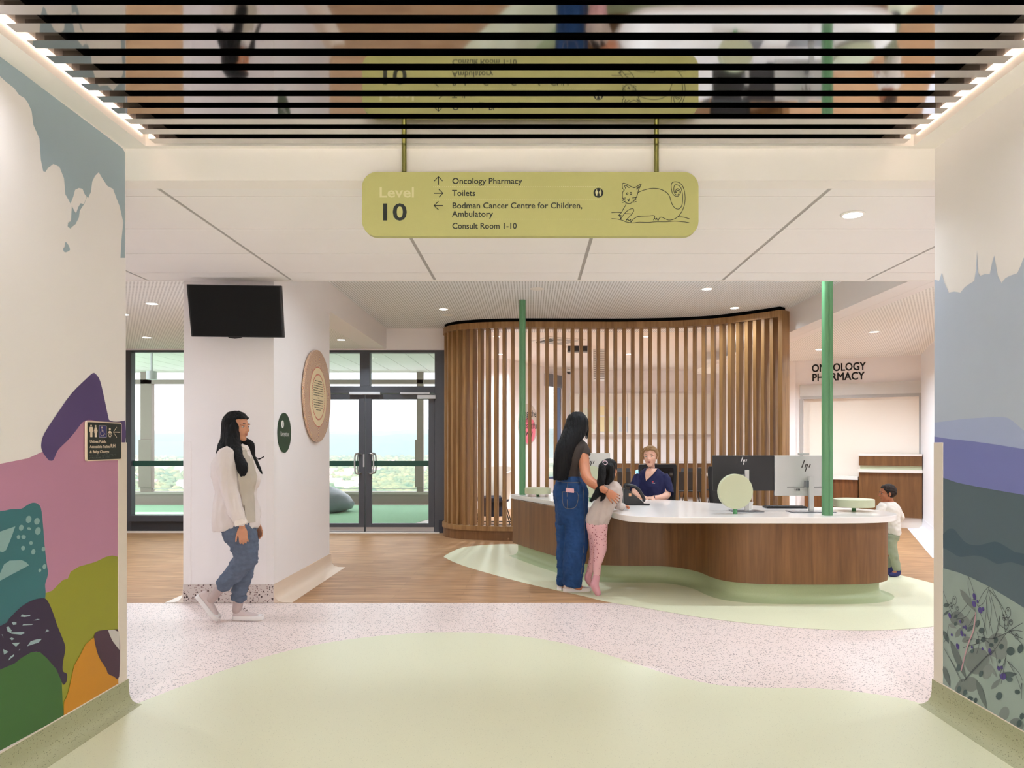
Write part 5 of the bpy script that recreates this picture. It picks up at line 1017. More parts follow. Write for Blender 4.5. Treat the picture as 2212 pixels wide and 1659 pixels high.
# ================================================================== PEOPLE
from mathutils.bvhtree import BVHTree
class Fig:
    """collects overlapping closed shells, then fuses them into one continuous skin"""
    def __init__(s, Y): s.Y = Y; s.k = Y/F; s.m = M()
    def p(s, px, py, dy=0): return P(px, py, s.Y+dy)
    def limb(s, pts, n=14, sub=4, flat=1.0, caps=True):
        """pts: (px, py, dy, radius_px)"""
        c = spline([s.p(a[0], a[1], a[2]) for a in pts], sub, False); r = [v.x for v in spline([(a[3]*s.k, 0, 0) for a in pts], sub, False)]
        s.m.tube(c, [(x, x*flat) for x in r], n)
        if caps:
            for q_, x in ((c[0], r[0]), (c[-1], r[-1])): s.m.ell(q_, (x*.98,)*3, 12, 8)
        return s
    def tube3(s, pts, rs, sub=4, n=10):
        c = spline(pts, sub, False); r = [v.x for v in spline([(x, 0, 0) for x in rs], sub, False)]; s.m.tube(c, r, n)
        for q_, x in ((c[0], r[0]), (c[-1], r[-1])): s.m.ell(q_, (x,)*3, 10, 8)
    def rings(s, rows, n=28, e=2.3, sub=3):
        """rows: (py, left px, right px, half depth, dy) -> horizontal super-elliptical loft"""
        rw = spline([((a[1]+a[2])/2, a[0], (a[2]-a[1])/2) for a in rows], sub, False); dd = spline([(a[3], a[4] if len(a) > 4 else 0, 0) for a in rows], sub, False); out = []
        for v, d in zip(rw, dd):
            c = s.p(v.x, v.y, d.y); hw = v.z*s.k; ring = []
            for i in range(n):
                t = 2*math.pi*i/n; cx_, sx_ = math.cos(t), math.sin(t)
                ring.append(c+Vector((math.copysign(abs(cx_)**(2/e), cx_)*hw, math.copysign(abs(sx_)**(2/e), sx_)*d.x, 0)))
            out.append(ring)
        s.m.rings(out); return s
    def build(s, name, material, parent, voxel=.005, smooth=4, wr=None, seed=0, dec=None):
        o = s.m.obj(name+'_raw', material, None, origin=(0, 0, 0)); 
        r = o.modifiers.new('r', 'REMESH'); r.mode = 'VOXEL'; r.voxel_size = voxel; r.use_smooth_shade = True
        if smooth: q_ = o.modifiers.new('s', 'SMOOTH'); q_.factor = .5; q_.iterations = smooth
        dg = bpy.context.evaluated_depsgraph_get(); dg.update(); me = bpy.data.meshes.new_from_object(o.evaluated_get(dg)); bpy.data.objects.remove(o)
        org = ORIG[parent.name]
        if wr:
            for amp, sc in wr:
                nr = [v.normal.copy() for v in me.vertices]
                for v, nn_ in zip(me.vertices, nr):
                    q_ = v.co; v.co = q_+nn_*amp*mnoise.noise(Vector((q_.x*sc[0]+seed, q_.y*sc[1], q_.z*sc[2])))
        bv = BVHTree.FromPolygons([v.co.copy() for v in me.vertices], [tuple(p_.vertices) for p_ in me.polygons])
        for v in me.vertices: v.co -= org
        me.name = name; me.materials.clear(); me.materials.append(material)
        for p_ in me.polygons: p_.use_smooth = True
        ob_ = bpy.data.objects.new(name, me); COL.objects.link(ob_); ob_.parent = parent; ORIG[ob_.name] = org; ob_.location = (0, 0, 0)
        s.bvh = bv; return ob_
def hit(bv, px, py, off=.002):
    r = Vector(((px-CX)/F, 1, (CY-py)/F)).normalized(); h = bv.ray_cast(Vector((0, 0, H)), r)
    return (h[0]-r*off) if h[0] is not None else None
def patch(bv, pts, mt, parent, name, off=.0025, th=.002):
    """cloth patch laid on the garment surface (pts in px), small grid so that it follows the curve"""
    cx_ = sum(p_[0] for p_ in pts)/len(pts); cy_ = sum(p_[1] for p_ in pts)/len(pts); m = M(); K = 5; rows = []
    pl_ = []
    for i in range(len(pts)):
        a_, b_ = pts[i], pts[(i+1) % len(pts)]
        for k in range(4): pl_.append((a_[0]+(b_[0]-a_[0])*k/4, a_[1]+(b_[1]-a_[1])*k/4))
    vs = [hit(bv, cx_, cy_, off)]; n = len(pl_)
    for k in range(1, K+1):
        for a_, b_ in pl_: vs.append(hit(bv, cx_+(a_-cx_)*k/K, cy_+(b_-cy_)*k/K, off))
    ok = [v for v in vs if v is not None]
    if not ok: return None
    vs = [v if v is not None else min(ok, key=lambda w: 0 if v is None else 1) for v in vs]
    fs = [(0, 1+i, 1+(i+1) % n) for i in range(n)]
    for k in range(1, K):
        for i in range(n): a_ = 1+(k-1)*n; b_ = 1+k*n; j = (i+1) % n; fs.append((a_+i, b_+i, b_+j, a_+j))
    m.add(vs, fs); return m.obj(name, mt, parent, smooth=True, angle=180)
def stroke(bv, pts, w, mt, parent, name, off=.003, sub=4):
    q_ = [hit(bv, a_, b_, off) for a_, b_ in sp2(pts, sub, False)]; q_ = [v for v in q_ if v is not None]
    if len(q_) > 1: m = M(); m.tube(q_, w, 6); m.obj(name, mt, parent, smooth=True)
def skin(name, col):
    if name in MATS: return MATS[name]
    q = N(name); v = q.coord(); t = q.n('TexNoise'); t.inputs['Scale'].default_value = 22; q.l(v, t.inputs[0]); c = lin(col)
    b = q.bsdf(q.mix(t.outputs[0], tuple(x*.9 for x in c[:3])+(1,), (min(1, c[0]*1.08), c[1]*1.03, c[2]*1.02, 1)), .5, 0, .35)
    b.inputs['Subsurface Weight'].default_value = .12; b.inputs['Subsurface Radius'].default_value = (.012, .005, .003); b.inputs['Subsurface Scale'].default_value = 1.0
    MATS[name] = q.m; return q.m
def hairm(name, c1, c2, rough=.38):
    if name in MATS: return MATS[name]
    q = N(name); v = q.coord((260, 260, 9)); t = q.n('TexNoise'); t.inputs['Scale'].default_value = 1; t.inputs['Detail'].default_value = 3; q.l(v, t.inputs[0])
    q.bsdf(q.mix(t.outputs[0], lin(c1), lin(c2)), rough, 0, .22, t.outputs[0], .5); MATS[name] = q.m; return q.m
def cloth(name, col, noise=.12, rough=.85, weave=500, bstr=.25, nscale=9):
    if name in MATS: return MATS[name]
    q = N(name); v = q.coord(); t = q.n('TexNoise'); t.inputs['Scale'].default_value = nscale; t.inputs['Detail'].default_value = 6; q.l(v, t.inputs[0]); t2 = q.n('TexNoise'); t2.inputs['Scale'].default_value = weave; q.l(v, t2.inputs[0]); c = lin(col)
    q.bsdf(q.mix(t.outputs[0], tuple(x*(1-noise*1.6) for x in c[:3])+(1,), tuple(min(1, x*(1+noise*1.6)) for x in c[:3])+(1,)), rough, 0, .25, t2.outputs[0], bstr, bdist=.002); MATS[name] = q.m; return q.m
class Head:
    """head in its own frame: r = person's left-to-right, f = facing, u = up; unit = head height"""
    def __init__(s, c, f, S, tilt=0.0, nod=0.0):
        f = Vector(f).normalized(); u = Vector((0, 0, 1)); r = f.cross(u).normalized()
        f = (f*math.cos(nod)-u*math.sin(nod)).normalized(); u = r.cross(f).normalized()
        if tilt: R_ = Matrix.Rotation(tilt, 3, f); u = R_ @ u; r = R_ @ r
        s.c = Vector(c); s.f, s.u, s.r, s.S = f, u, r, S; s.mx = Matrix((r, f, u)).transposed()
    def q(s, x, y, z): return s.c+(s.r*x+s.f*y+s.u*z)*s.S
    def e(s, m, x, y, z, a, b, c, n=20, k=14): m.ell(s.q(x, y, z), (a*s.S, b*s.S, c*s.S), n, k, s.mx)
    def skin(s, fg, neck=(0, -.18, -.72), child=False, nr=.17, ears=True):
        m = fg.m; w = 1.06 if child else 1.0
        s.e(m, 0, -.06, .12, .335*w, .41, .37); s.e(m, 0, .10, -.10, .272*w, .285, .36); s.e(m, 0, .03, -.16, .262*w, .27, .27); s.e(m, 0, .265, -.40, .115, .095, .085); s.e(m, 0, .20, -.33, .18, .13, .13)
        for x in (-1, 1):
            s.e(m, x*.15, .235, -.10, .11, .10, .13);
            if ears: s.e(m, x*.345*w, -.03, -.03, .035, .075, .12)
            s.e(m, x*.15, .315, .10, .12, .045, .035)
        m.tube([s.q(0, .34, .10), s.q(0, .385, .0), s.q(0, .425, -.09), s.q(0, .40, -.135)], [.035*s.S, .042*s.S, .058*s.S, .04*s.S], 10); s.e(m, 0, .425, -.105, .058, .05, .045)
        for x in (-1, 1): s.e(m, x*.05, .385, -.12, .04, .04, .032)
        s.e(m, 0, .345, -.225, .105, .05, .028); s.e(m, 0, .34, -.27, .095, .05, .03)
        m.tube([s.q(0, -.08, -.1), s.q(0, -.1, -.35), s.q(*neck)], [.2*s.S, nr*s.S, (nr+.03)*s.S], 16)
    def face(s, par, lip=(150, 84, 74), brow=(40, 30, 26), iris=(46, 30, 22), openm=False):
        ew = mat('eye_white', (226, 220, 214), .25, noise=0); ir = mat('iris_%d' % iris[0], iris, .2, noise=0); bm_ = mat('brow_%d' % brow[0], brow, .7, noise=0); lm = mat('lip_%d' % lip[0], lip, .45, noise=0)
        for x in (-1, 1):
            m = M(); s.e(m, x*.145, .318, .015, .052, .04, .026, 14, 8); eo = m.obj('eye', ew, par, smooth=True)
            m = M(); s.e(m, x*.145, .345, .015, .023, .016, .023, 12, 8); m.obj('iris', ir, eo, smooth=True)
            m = M(); m.tube([s.q(x*.20, .318, .030), s.q(x*.145, .356, .046), s.q(x*.09, .345, .026)], [.006*s.S, .011*s.S, .006*s.S], 6); m.obj('eyelash', bm_, par, smooth=True)
            m = M(); m.tube([s.q(x*.245, .285, .088), s.q(x*.165, .352, .124), s.q(x*.075, .366, .116)], [.007*s.S, .016*s.S, .013*s.S], 6); m.obj('eyebrow', bm_, par, smooth=True)
        m = M(); s.e(m, 0, .362, -.222, .088, .034, .02, 16, 8); m.obj('lip', lm, par, smooth=True); m = M(); s.e(m, 0, .357, -.268 if openm else -.258, .075, .034, .022, 16, 8); m.obj('lip', lm, par, smooth=True)
        if openm: m = M(); s.e(m, 0, .372, -.245, .06, .022, .012, 12, 6); m.obj('mouth', mat('mouth_dark', (60, 24, 22), .5, noise=0), par, smooth=True)
    def cap(s, m, grow=.035, front=.16, low=-.05, child=False):
        """hair cap: ellipsoid over the skull, cut back from the face"""
        w = 1.06 if child else 1.0; n, k = 36, 22; A, B, C_ = (.335*w+grow), (.41+grow), (.37+grow); rows = []
        for i in range(k+1):
            th = math.pi*i/k*.999+.0005; ring = []
            for j in range(n):
                ph_ = 2*math.pi*j/n; x, y, z = A*math.sin(th)*math.cos(ph_), B*math.sin(th)*math.sin(ph_), C_*math.cos(th)
                y -= .06; z += .12; lim = front-.0
                hair_line = .30-.0*abs(x)
                if y > 0 and z < hair_line: y = min(y, max(.02, front*(.25+.75*max(0, (z-low)/(hair_line-low)))))
                if z < low-.2: z = low-.2
                ring.append(s.q(x, y, z))
            rows.append(ring)
        m.rings(rows)
def hand(fg, wrist, d, nrm, L, side, curl=(.25, .3, .2), spread=.10, thumb=.75, tcurl=.3):
    """palm + five fingers. d = direction of the fingers, nrm = back of the hand, side = +1/-1 where the thumb leaves"""
    d = Vector(d).normalized(); nrm = Vector(nrm); nrm = (nrm-d*nrm.dot(d)).normalized(); w = d.cross(nrm).normalized()*side; wrist = Vector(wrist); m = fg.m
    pl = .50*L; mx = Matrix((w, d, nrm)).transposed()
    for t, hw, th in ((.12, .135, .075), (.3, .19, .078), (.5, .215, .075), (.75, .215, .068), (.95, .20, .06)): m.ell(wrist+d*pl*t, (hw*L, .13*L, th*L), 16, 10, mx)
    tips = []
    for i, (off, ln, r) in enumerate(((.155, .42, .043), (.052, .47, .045), (-.052, .43, .043), (-.15, .33, .038))):
        b = wrist+d*pl*.92+w*off*L; dr = (d+w*off*spread*8).normalized(); nn_ = nrm; pts = [b-dr*.06*L, b]; p_ = b
        for j, fr_ in enumerate((.42, .32, .26)):
            a_ = curl[j]; ax = dr.cross(nn_); R_ = Matrix.Rotation(-a_, 3, ax); dr = (R_ @ dr).normalized(); nn_ = (R_ @ nn_).normalized(); p_ = p_+dr*ln*fr_*L; pts.append(p_)
        fg.tube3(pts, [r*L*1.05, r*L*1.05, r*L, r*L*.93, r*L*.78], 3, 9); tips.append((p_, dr, nn_))
    b = wrist+d*pl*.30+w*.16*L; dr = (d*math.cos(thumb)+w*math.sin(thumb)-nrm*.25).normalized(); p1_ = b+dr*.22*L; dr2 = (dr+d*tcurl-nrm*.1).normalized(); p2_ = p1_+dr2*.17*L; p3_ = p2_+(dr2+d*.2).normalized()*.13*L
    fg.tube3([b-dr*.06*L, p1_, p2_, p3_], [.062*L, .052*L, .046*L, .038*L], 3, 9); tips.append((p3_, dr2, nrm)); return tips
def shoe(par, heel, toe, up, W_, upper, sole, lace=None, tall=.34):
    """trainer from heel to toe (ground contact points) with the given up vector"""
    heel = Vector(heel); toe = Vector(toe); d = (toe-heel); L = d.length; d.normalize(); up = Vector(up); up = (up-d*up.dot(d)).normalized(); w = d.cross(up)
    t_ = thing_sub('shoe', par)
    def outline(sc, z): return [heel+d*L*a_+w*b_*W_*sc+up*z for a_, b_ in sp2([(.0, .0), (.03, .33), (.15, .40), (.4, .40), (.68, .5), (.86, .46), (.97, .25), (1.0, 0), (.97, -.25), (.86, -.42), (.68, -.46), (.4, -.36), (.15, -.38), (.03, -.33)], 3)]
    M().rings([outline(1, .0), outline(1.05, .012), outline(1.02, .032)]).obj('sole', sole, t_, smooth=True, angle=60)
    rows = []
    for x, hw, z1 in ((.02, .24, .24), (.06, .34, .32), (.14, .38, tall*.98), (.26, .38, tall), (.38, .38, tall*.93), (.5, .41, tall*.72), (.64, .45, .45*tall+.06), (.78, .44, .33*tall+.04), (.9, .36, .26*tall+.02), (.97, .2, .16)):
        ring = []
        for k in range(14):
            a_ = math.pi*k/13; ring.append(heel+d*L*x+w*math.cos(a_)*hw*W_*(1-.25*math.sin(a_))+up*(.026+max(0, math.sin(a_))**.7*(z1*L-.026)))
        rows.append(ring)
    M().rings(rows).obj('upper', upper, t_, smooth=True, angle=180)
    if lace:
        for k in range(4):
            x = .36+.07*k; zz = (tall*(.98-.19*k)); c = heel+d*L*x+up*(.026+(zz*L-.026)+.003); M().tube([c-w*W_*.16, c+up*.003, c+w*W_*.16], .0035, 6).obj('lace', lace, t_, smooth=True)
    return t_
def thing_sub(name, par):
    o = bpy.data.objects.new(name, None); COL.objects.link(o); o.parent = par; o.location = (0, 0, 0); ORIG[o.name] = ORIG[par.name]; o.empty_display_size = .05; return o

BLKH = hairm('black_hair', (4, 4, 5), (14, 13, 15), .5); DENIM_L = cloth('washed_denim', (92, 102, 120), .2, nscale=30); DENIM = cloth('blue_denim', (34, 66, 112), .22, nscale=14)
SK1 = skin('skin_tan', (196, 142, 112)); SK2 = skin('skin_brown', (188, 126, 94)); SK3 = skin('skin_fair', (222, 176, 154))
STITCH = mat('denim_stitch', (150, 130, 96), .8, noise=0); SOLEW = mat('white_sole', (232, 228, 226), .5, noise=.02)
# ------------------------------------------------------------------ woman walking past the column
Yw = 5.635; pw_ = thing('person', P(512, 1341, Yw), 'woman in a white blouse and cuffed jeans walking past the column', 'person'); pw_.location.z = .0; ORIG[pw_.name] = Vector(pw_.location)
S_ = .222; hw_ = Head(P(512.5, 922, Yw), (1, -.24, 0), S_, 0, .06)
fg = Fig(Yw); hw_.skin(fg, (0, -.26, -.72), nr=.155, ears=False)
fg.rings([(962, 500, 530, .05), (975, 490, 532, .12), (995, 476, 538, .15), (1030, 472, 544, .14), (1060, 478, 542, .125), (1100, 474, 545, .15), (1130, 482, 546, .155), (1145, 488, 545, .15)])
fg.limb([(490, 985, -.15, 12), (492, 1020, -.18, 12.5), (497, 1060, -.19, 10.5), (509, 1098, -.2, 9), (521, 1130, -.2, 6.5), (523, 1138, -.2, 6.2)])
fg.limb([(516, 985, .15, 12), (527, 1030, .18, 11.5), (540, 1078, .19, 9.5), (553, 1115, .18, 7), (556, 1130, .18, 6)])
fg.limb([(508, 1138, -.07, 27), (530, 1190, -.07, 21), (534, 1207, -.06, 18), (505, 1240, -.055, 14), (480, 1264, -.05, 9.5), (463, 1285, -.05, 8.5), (452, 1297, -.05, 6.5), (456, 1315, -.05, 4)])
fg.limb([(522, 1142, .07, 26), (529, 1180, .06, 20), (529, 1208, .055, 17), (522, 1250, .05, 13), (515, 1290, .04, 9.5), (512, 1312, .035, 7.5), (513, 1323, .03, 6), (535, 1332, .03, 3.5)])
hand(fg, fg.p(523, 1138, -.2), Vector((.12, -.02, -1)), Vector((.25, -.95, 0)), .165, 1, (.35, .5, .35), .05, .45)
hand(fg, fg.p(556, 1131, .18), Vector((.25, 0, -1)), Vector((.3, .9, 0)), .16, -1, (.35, .5, .35), .05, .45)
fg.build('body', SK1, pw_, .0042, 3); hw_.face(pw_, (150, 78, 66), (26, 20, 20))
BLOUSE = cloth('white_blouse', (222, 212, 208), .05, .8, 600, .15)
fg = Fig(Yw)
fg.rings([(961, 508, 533, .06), (967, 497, 536, .11), (976, 483, 539, .155), (990, 469, 544, .18), (1008, 463, 550, .185), (1029, 462, 557, .175), (1045, 466, 555, .165), (1059, 469, 550, .16), (1080, 467, 551, .17), (1101, 465, 553, .18), (1120, 464, 555, .185), (1138, 466, 556, .18), (1143, 468, 545, .17)])
fg.limb([(489, 983, -.165, 18), (489, 1010, -.195, 19), (492, 1045, -.205, 18), (499, 1078, -.21, 17), (511, 1108, -.21, 15), (519, 1124, -.21, 13)])
fg.limb([(517, 985, .165, 17), (528, 1030, .19, 16), (541, 1078, .2, 14), (552, 1112, .19, 12)])
bl_ = fg.build('blouse', BLOUSE, pw_, .006, 4, [(.014, (9, 9, 4)), (.010, (26, 26, 7)), (.004, (50, 50, 16))], 3.0); bbv = fg.bvh
fg = Fig(Yw); fg.limb([(517.5, 1121, -.21, 13.2), (521.5, 1134, -.21, 13.4)], caps=False); fg.build('cuff', cloth('cuff_white', (228, 218, 210), .04), pw_, .0045, 1)
fg = Fig(Yw); fg.limb([(514, 961, -.05, 4), (524, 965, -.06, 4), (533, 972, -.05, 3.5)], caps=True); fg.build('collar', cloth('cuff_white', (228, 218, 210)), pw_, .0045, 2)
VEST = cloth('grey_vest', (188, 178, 164), .08)
patch(bbv, [(524, 972), (540, 972), (547, 995), (551, 1012), (556, 1030), (552, 1050), (549, 1065), (551, 1090), (552, 1128), (535, 1130), (527, 1100), (519, 1060), (513, 1020)], VEST, bl_, 'linen_front', .009)
fg = Fig(Yw)
fg.rings([(1118, 474, 551, .15), (1135, 478, 552, .165), (1150, 486, 552, .155), (1160, 494, 550, .13)])
fg.limb([(511, 1140, -.07, 33), (522, 1165, -.075, 31), (531, 1190, -.07, 26.5), (531, 1208, -.065, 24), (515, 1228, -.06, 22), (496, 1248, -.055, 19), (483, 1262, -.055, 16)])
fg.limb([(521, 1145, .07, 32), (529, 1175, .06, 27), (529, 1205, .055, 23), (525, 1240, .05, 19.5), (519, 1270, .045, 17), (516, 1291, .04, 16)])
fg.build('jeans', DENIM_L, pw_, .006, 4, [(.012, (8, 8, 16)), (.009, (18, 18, 40)), (.004, (40, 40, 80))], 8.0)
for (a, b, r_) in (((486, 1259, -.055), (480, 1266, -.055), 17.2), ((516.5, 1286, .04), (515.8, 1296, .04), 16.8)):
    fg = Fig(Yw); fg.limb([a+(r_,), b+(r_,)], caps=False); fg.build('jeans_cuff', DENIM_L, pw_, .005, 1)
SOCK = cloth('beige_sock', (186, 168, 164), .05)
fg = Fig(Yw); fg.limb([(480, 1266, -.05, 11), (466, 1283, -.05, 10), (455, 1295, -.05, 10)]); fg.build('sock', SOCK, pw_, .005, 2)
fg = Fig(Yw); fg.limb([(515.5, 1294, .038, 11), (513, 1312, .035, 10.5), (513, 1318, .03, 11)]); fg.build('sock', SOCK, pw_, .005, 2)
SHOEB = cloth('blush_canvas', (206, 190, 188), .04); LACE = mat('brown_lace', (124, 104, 92), .8)
gz = G(500, 1341); shoe(pw_, (gz.x, Yw+.03, .003), (P(570, 1, Yw+.03).x, Yw+.03, .003), (0, 0, 1), .095, SHOEB, SOLEW, LACE)
h0 = P(424, 1287, Yw-.05); t0_ = P(470, 1342, Yw-.05); t0_.z = max(t0_.z, .004); shoe(pw_, h0, t0_, (.8, 0, .7), .095, SHOEB, SOLEW, LACE)
fg = Fig(Yw); hw_.cap(fg.m, .065, .13, -.30)
fg.rings([(892, 500, 520, .05), (905, 484, 524, .095), (925, 481, 518, .10, .01), (945, 480, 517, .105, .01), (965, 474, 519, .12, .0), (978, 472, 518, .13, 0), (985, 476, 512, .10, 0)], e=2.0)
fg.rings([(904, 492, 510, .02, -.05), (912, 488, 514, .035, -.055), (925, 485, 516, .045, -.06), (945, 484, 517, .05, -.075), (962, 488, 520, .045, -.10), (975, 496, 522, .04, -.135), (990, 504, 527, .036, -.165), (1004, 509, 534, .032, -.18), (1014, 512, 535, .028, -.185), (1022, 516, 533, .022, -.185), (1029, 520, 528, .01, -.185)], e=2.0)
fg.limb([(530, 953, .06, 8), (541, 962, .07, 8.5), (545, 985, .07, 7), (553, 1005, .06, 7), (561, 1018, .05, 5), (566, 1023, .05, 1.5)], flat=.7)
fg.build('hair', BLKH, pw_, .005, 3, [(.006, (60, 60, 7)), (.004, (120, 120, 10))], 2.0)
m = M()
for (pts, r0_) in (([(548, 985, .07), (556, 990, .07), (563, 990, .07), (570, 986.5, .07)], .004), ([(550, 995, .07), (560, 992.5, .07), (568, 988, .07)], .003), ([(555, 1010, .06), (562, 1022, .05), (561, 1026, .05)], .004), ([(463, 1015, 0), (458, 1025, 0), (456, 1030, 0)], .004), ([(474, 970, -.02), (468, 985, -.03), (464, 1000, -.04)], .004)):
    m.tube(spline([P(a, b, Yw+c) for a, b, c in pts], 5, False), r0_, 6)
m.obj('hair_wisp', BLKH, pw_, smooth=True)['kind'] = 'stuff'
# ------------------------------------------------------------------ standing woman seen from behind
Yv = 6.76; pv = thing('person', G(1236, 1278), 'long haired woman in a grey top and blue jeans with her back turned', 'person')
hv = Head(P(1249, 921, Yv), (.78, .62, 0), .222, 0, .22)
fg = Fig(Yv); hv.skin(fg, (0, -.28, -.7), nr=.155, ears=False)
fg.rings([(950, 1222, 1256, .05), (962, 1212, 1262, .10), (980, 1207, 1258, .12), (1010, 1207, 1250, .11), (1035, 1209, 1252, .10), (1070, 1208, 1260, .11), (1100, 1212, 1258, .10)])
fg.limb([(1256, 966, -.03, 12), (1260, 990, -.07, 12.5), (1263, 1012, -.13, 11.5), (1269, 1033, -.20, 11), (1284, 1046, -.26, 10), (1299, 1055, -.305, 8.2), (1311, 1061, -.33, 6.2)])
fg.limb([(1214, 968, .06, 11), (1214, 1000, .14, 10.5), (1222, 1030, .2, 9), (1240, 1040, .24, 7)])
fg.limb([(1246, 1100, -.03, 18), (1243, 1180, -.03, 14), (1238, 1245, -.03, 10), (1237, 1262, -.03, 9), (1252, 1270, -.03, 7)]); fg.limb([(1219, 1100, .05, 13), (1218, 1180, .06, 9), (1215, 1262, .06, 7), (1222, 1268, .06, 7)])
tips = hand(fg, fg.p(1310, 1060.5, -.33), Vector((1, .32, -.66)), Vector((.25, -1, .15)), .175, 1, (.16, .22, .16), .13, .42, .5)
fg.build('body', SK2, pv, .0042, 3); NAIL = mat('dark_nail', (58, 26, 34), .25, noise=0)
for (tp2, dr, nn_) in tips: m = M(); m.ell(tp2+nn_*.005+dr*.001, (.0055, .0055, .0055), 8, 6); m.obj('nail', NAIL, pv, smooth=True)
TEE = cloth('charcoal_tee', (66, 58, 54), .06); fg = Fig(Yv)
fg.rings([(948, 1232, 1257, .06), (954, 1219, 1264, .10), (963, 1209, 1268, .13), (980, 1204, 1264, .145), (1000, 1203, 1256, .14), (1015, 1204, 1253, .13), (1030, 1205, 1255, .125), (1038, 1204, 1257, .122)])
fg.limb([(1255, 962, -.02, 13.5), (1260, 974, -.04, 14), (1261.5, 984, -.055, 13.8)], caps=False); fg.limb([(1214, 966, .05, 13), (1213, 985, .09, 12.5)], caps=False)
fg.build('tee', TEE, pv, .006, 4, [(.005, (10, 10, 14))], 1.0); fg = Fig(Yv)
fg.rings([(1028, 1204, 1257, .125), (1034, 1203, 1260, .13), (1048, 1199, 1266, .145), (1062, 1197, 1270, .155), (1082, 1197, 1271, .16), (1102, 1199, 1271, .145), (1118, 1203, 1268, .11), (1132, 1210, 1262, .06)])
fg.limb([(1245, 1090, -.04, 26), (1245, 1150, -.03, 26), (1243, 1200, -.03, 25), (1238, 1240, -.03, 22.5), (1235.5, 1266, -.03, 21.5)], caps=False); fg.limb([(1217, 1090, .04, 20), (1218, 1150, .06, 16), (1218, 1200, .06, 14.5), (1216, 1240, .06, 13.5), (1214.5, 1265, .06, 13)], caps=False)
je = fg.build('jeans', DENIM, pv, .006, 4, [(.014, (9, 9, 6)), (.009, (20, 20, 18)), (.004, (44, 44, 50))], 5.0); jb_ = fg.bvh
patch(jb_, [(1215, 1062), (1247, 1064), (1245, 1092), (1231, 1099), (1217, 1092)], cloth('denim_pocket', (28, 56, 98), .1), je, 'back_pocket', .003)
for st in ([(1215, 1062), (1247, 1064), (1245, 1092), (1231, 1099), (1217, 1092), (1215, 1062)], [(1204, 1040), (1230, 1042), (1258, 1041)], [(1226, 1044), (1225, 1062), (1226, 1098)], [(1259, 1045), (1262, 1100), (1262, 1170), (1256, 1240)]): stroke(jb_, st, .0012, STITCH, je, 'stitching', .004)
c1_, c2_ = hit(jb_, 1222, 1060, .014), hit(jb_, 1240, 1062, .014)
if c1_ and c2_: tag(M().prism([c1_+Vector((0, 0, -.012)), c2_+Vector((0, 0, -.012)), c2_+Vector((0, 0, .026)), c1_+Vector((0, 0, .026))], (0, .009, 0)).obj('phone', mat('pink_case', (222, 168, 176), .35), bevel=.003), 'pink phone sticking out of the standing woman\'s back pocket', 'phone')
SHV = cloth('pale_slip_on', (214, 196, 190), .04); gf = G(1217, 1279); shoe(pv, (gf.x, Yv-.04, .004), (P(1276, 1, Yv+.0).x, Yv+.02, .004), (0, 0, 1), .095, SHV, SOLEW, None, .27); shoe(pv, (P(1204, 1, Yv+.06).x, Yv+.06, .004), (P(1258, 1, Yv+.12).x, Yv+.13, .004), (0, 0, 1), .095, SHV, SOLEW, None, .27)
fg = Fig(Yv); hv.cap(fg.m, .05, .12, -.30)
fg.rings([(890, 1238, 1256, .05), (899, 1227, 1266, .085), (912, 1222, 1271, .105), (925, 1218, 1270, .11, -.01), (938, 1212, 1265, .11, -.03), (952, 1206, 1255, .10, -.055), (967, 1201, 1245, .09, -.085), (985, 1197, 1238, .075, -.11), (1005, 1195.5, 1233, .06, -.125), (1025, 1195.5, 1228, .05, -.13), (1037, 1196, 1224, .035, -.135)], e=2.2)
fg.limb([(1266, 915, .0, 5), (1268, 930, .02, 4.5), (1267, 945, .02, 3)])
fg.build('hair', BLKH, pv, .005, 2, [(.007, (55, 30, 2.5)), (.004, (130, 60, 3))], 9.0)
er = P(1264.5, 944.5, Yv-.02); m = M(); m.tube([er+Vector((math.cos(a)*.022*.5, math.sin(a)*.01, math.sin(a)*.024)) for a in [2*math.pi*i/24 for i in range(25)]], .0018, 6); m.obj('earring', STEEL, pv, smooth=True)
# bracelet
m = M(); c = P(1310, 1060, Yv-.33); ax = Vector((1, .28, -.62)).normalized(); u_ = ax.orthogonal().normalized(); w_ = ax.cross(u_); m.tube([c+u_*math.cos(a)*.028+w_*math.sin(a)*.028 for a in [2*math.pi*i/24 for i in range(25)]], .0016, 6); m.obj('bracelet', mat('dark_cord', (60, 40, 36), .6), pv, smooth=True)
# ------------------------------------------------------------------ girl leaning on the desk
Yg = 6.6; pg = thing('person', G(1292, 1287), 'small girl in a grey jumper and pink dotted leggings leaning on the desk', 'person')
hg = Head(P(1317, 1014.5, Yg+.02), (.62, .78, 0), .185, 0, .0); fg = Fig(Yg); hg.skin(fg, (0, -.2, -.72), True, .15)
fg.rings([(1040, 1310, 1332, .04), (1050, 1302, 1336, .07), (1075, 1291, 1333, .085), (1105, 1277, 1318, .085), (1130, 1270, 1310, .09), (1150, 1275, 1309, .08)])
fg.limb([(1333, 1054, .0, 7), (1334, 1070, .03, 7), (1331, 1090, .10, 6), (1338, 1094, .2, 5.5), (1346, 1092, .27, 4)]); fg.limb([(1312, 1052, .08, 7), (1318, 1070, .14, 6.5), (1328, 1085, .22, 6), (1340, 1088, .32, 4)])
fg.limb([(1294, 1145, -.035, 15), (1296, 1184, -.03, 11.5), (1292, 1215, -.03, 8.5), (1289, 1243, -.03, 5.5), (1286, 1262, -.035, 7), (1290, 1278, -.04, 6)]); fg.limb([(1285, 1145, .05, 13), (1285, 1185, .08, 9.5), (1278, 1225, .1, 6.5), (1272, 1242, .1, 5), (1275, 1258, .1, 4.5)])
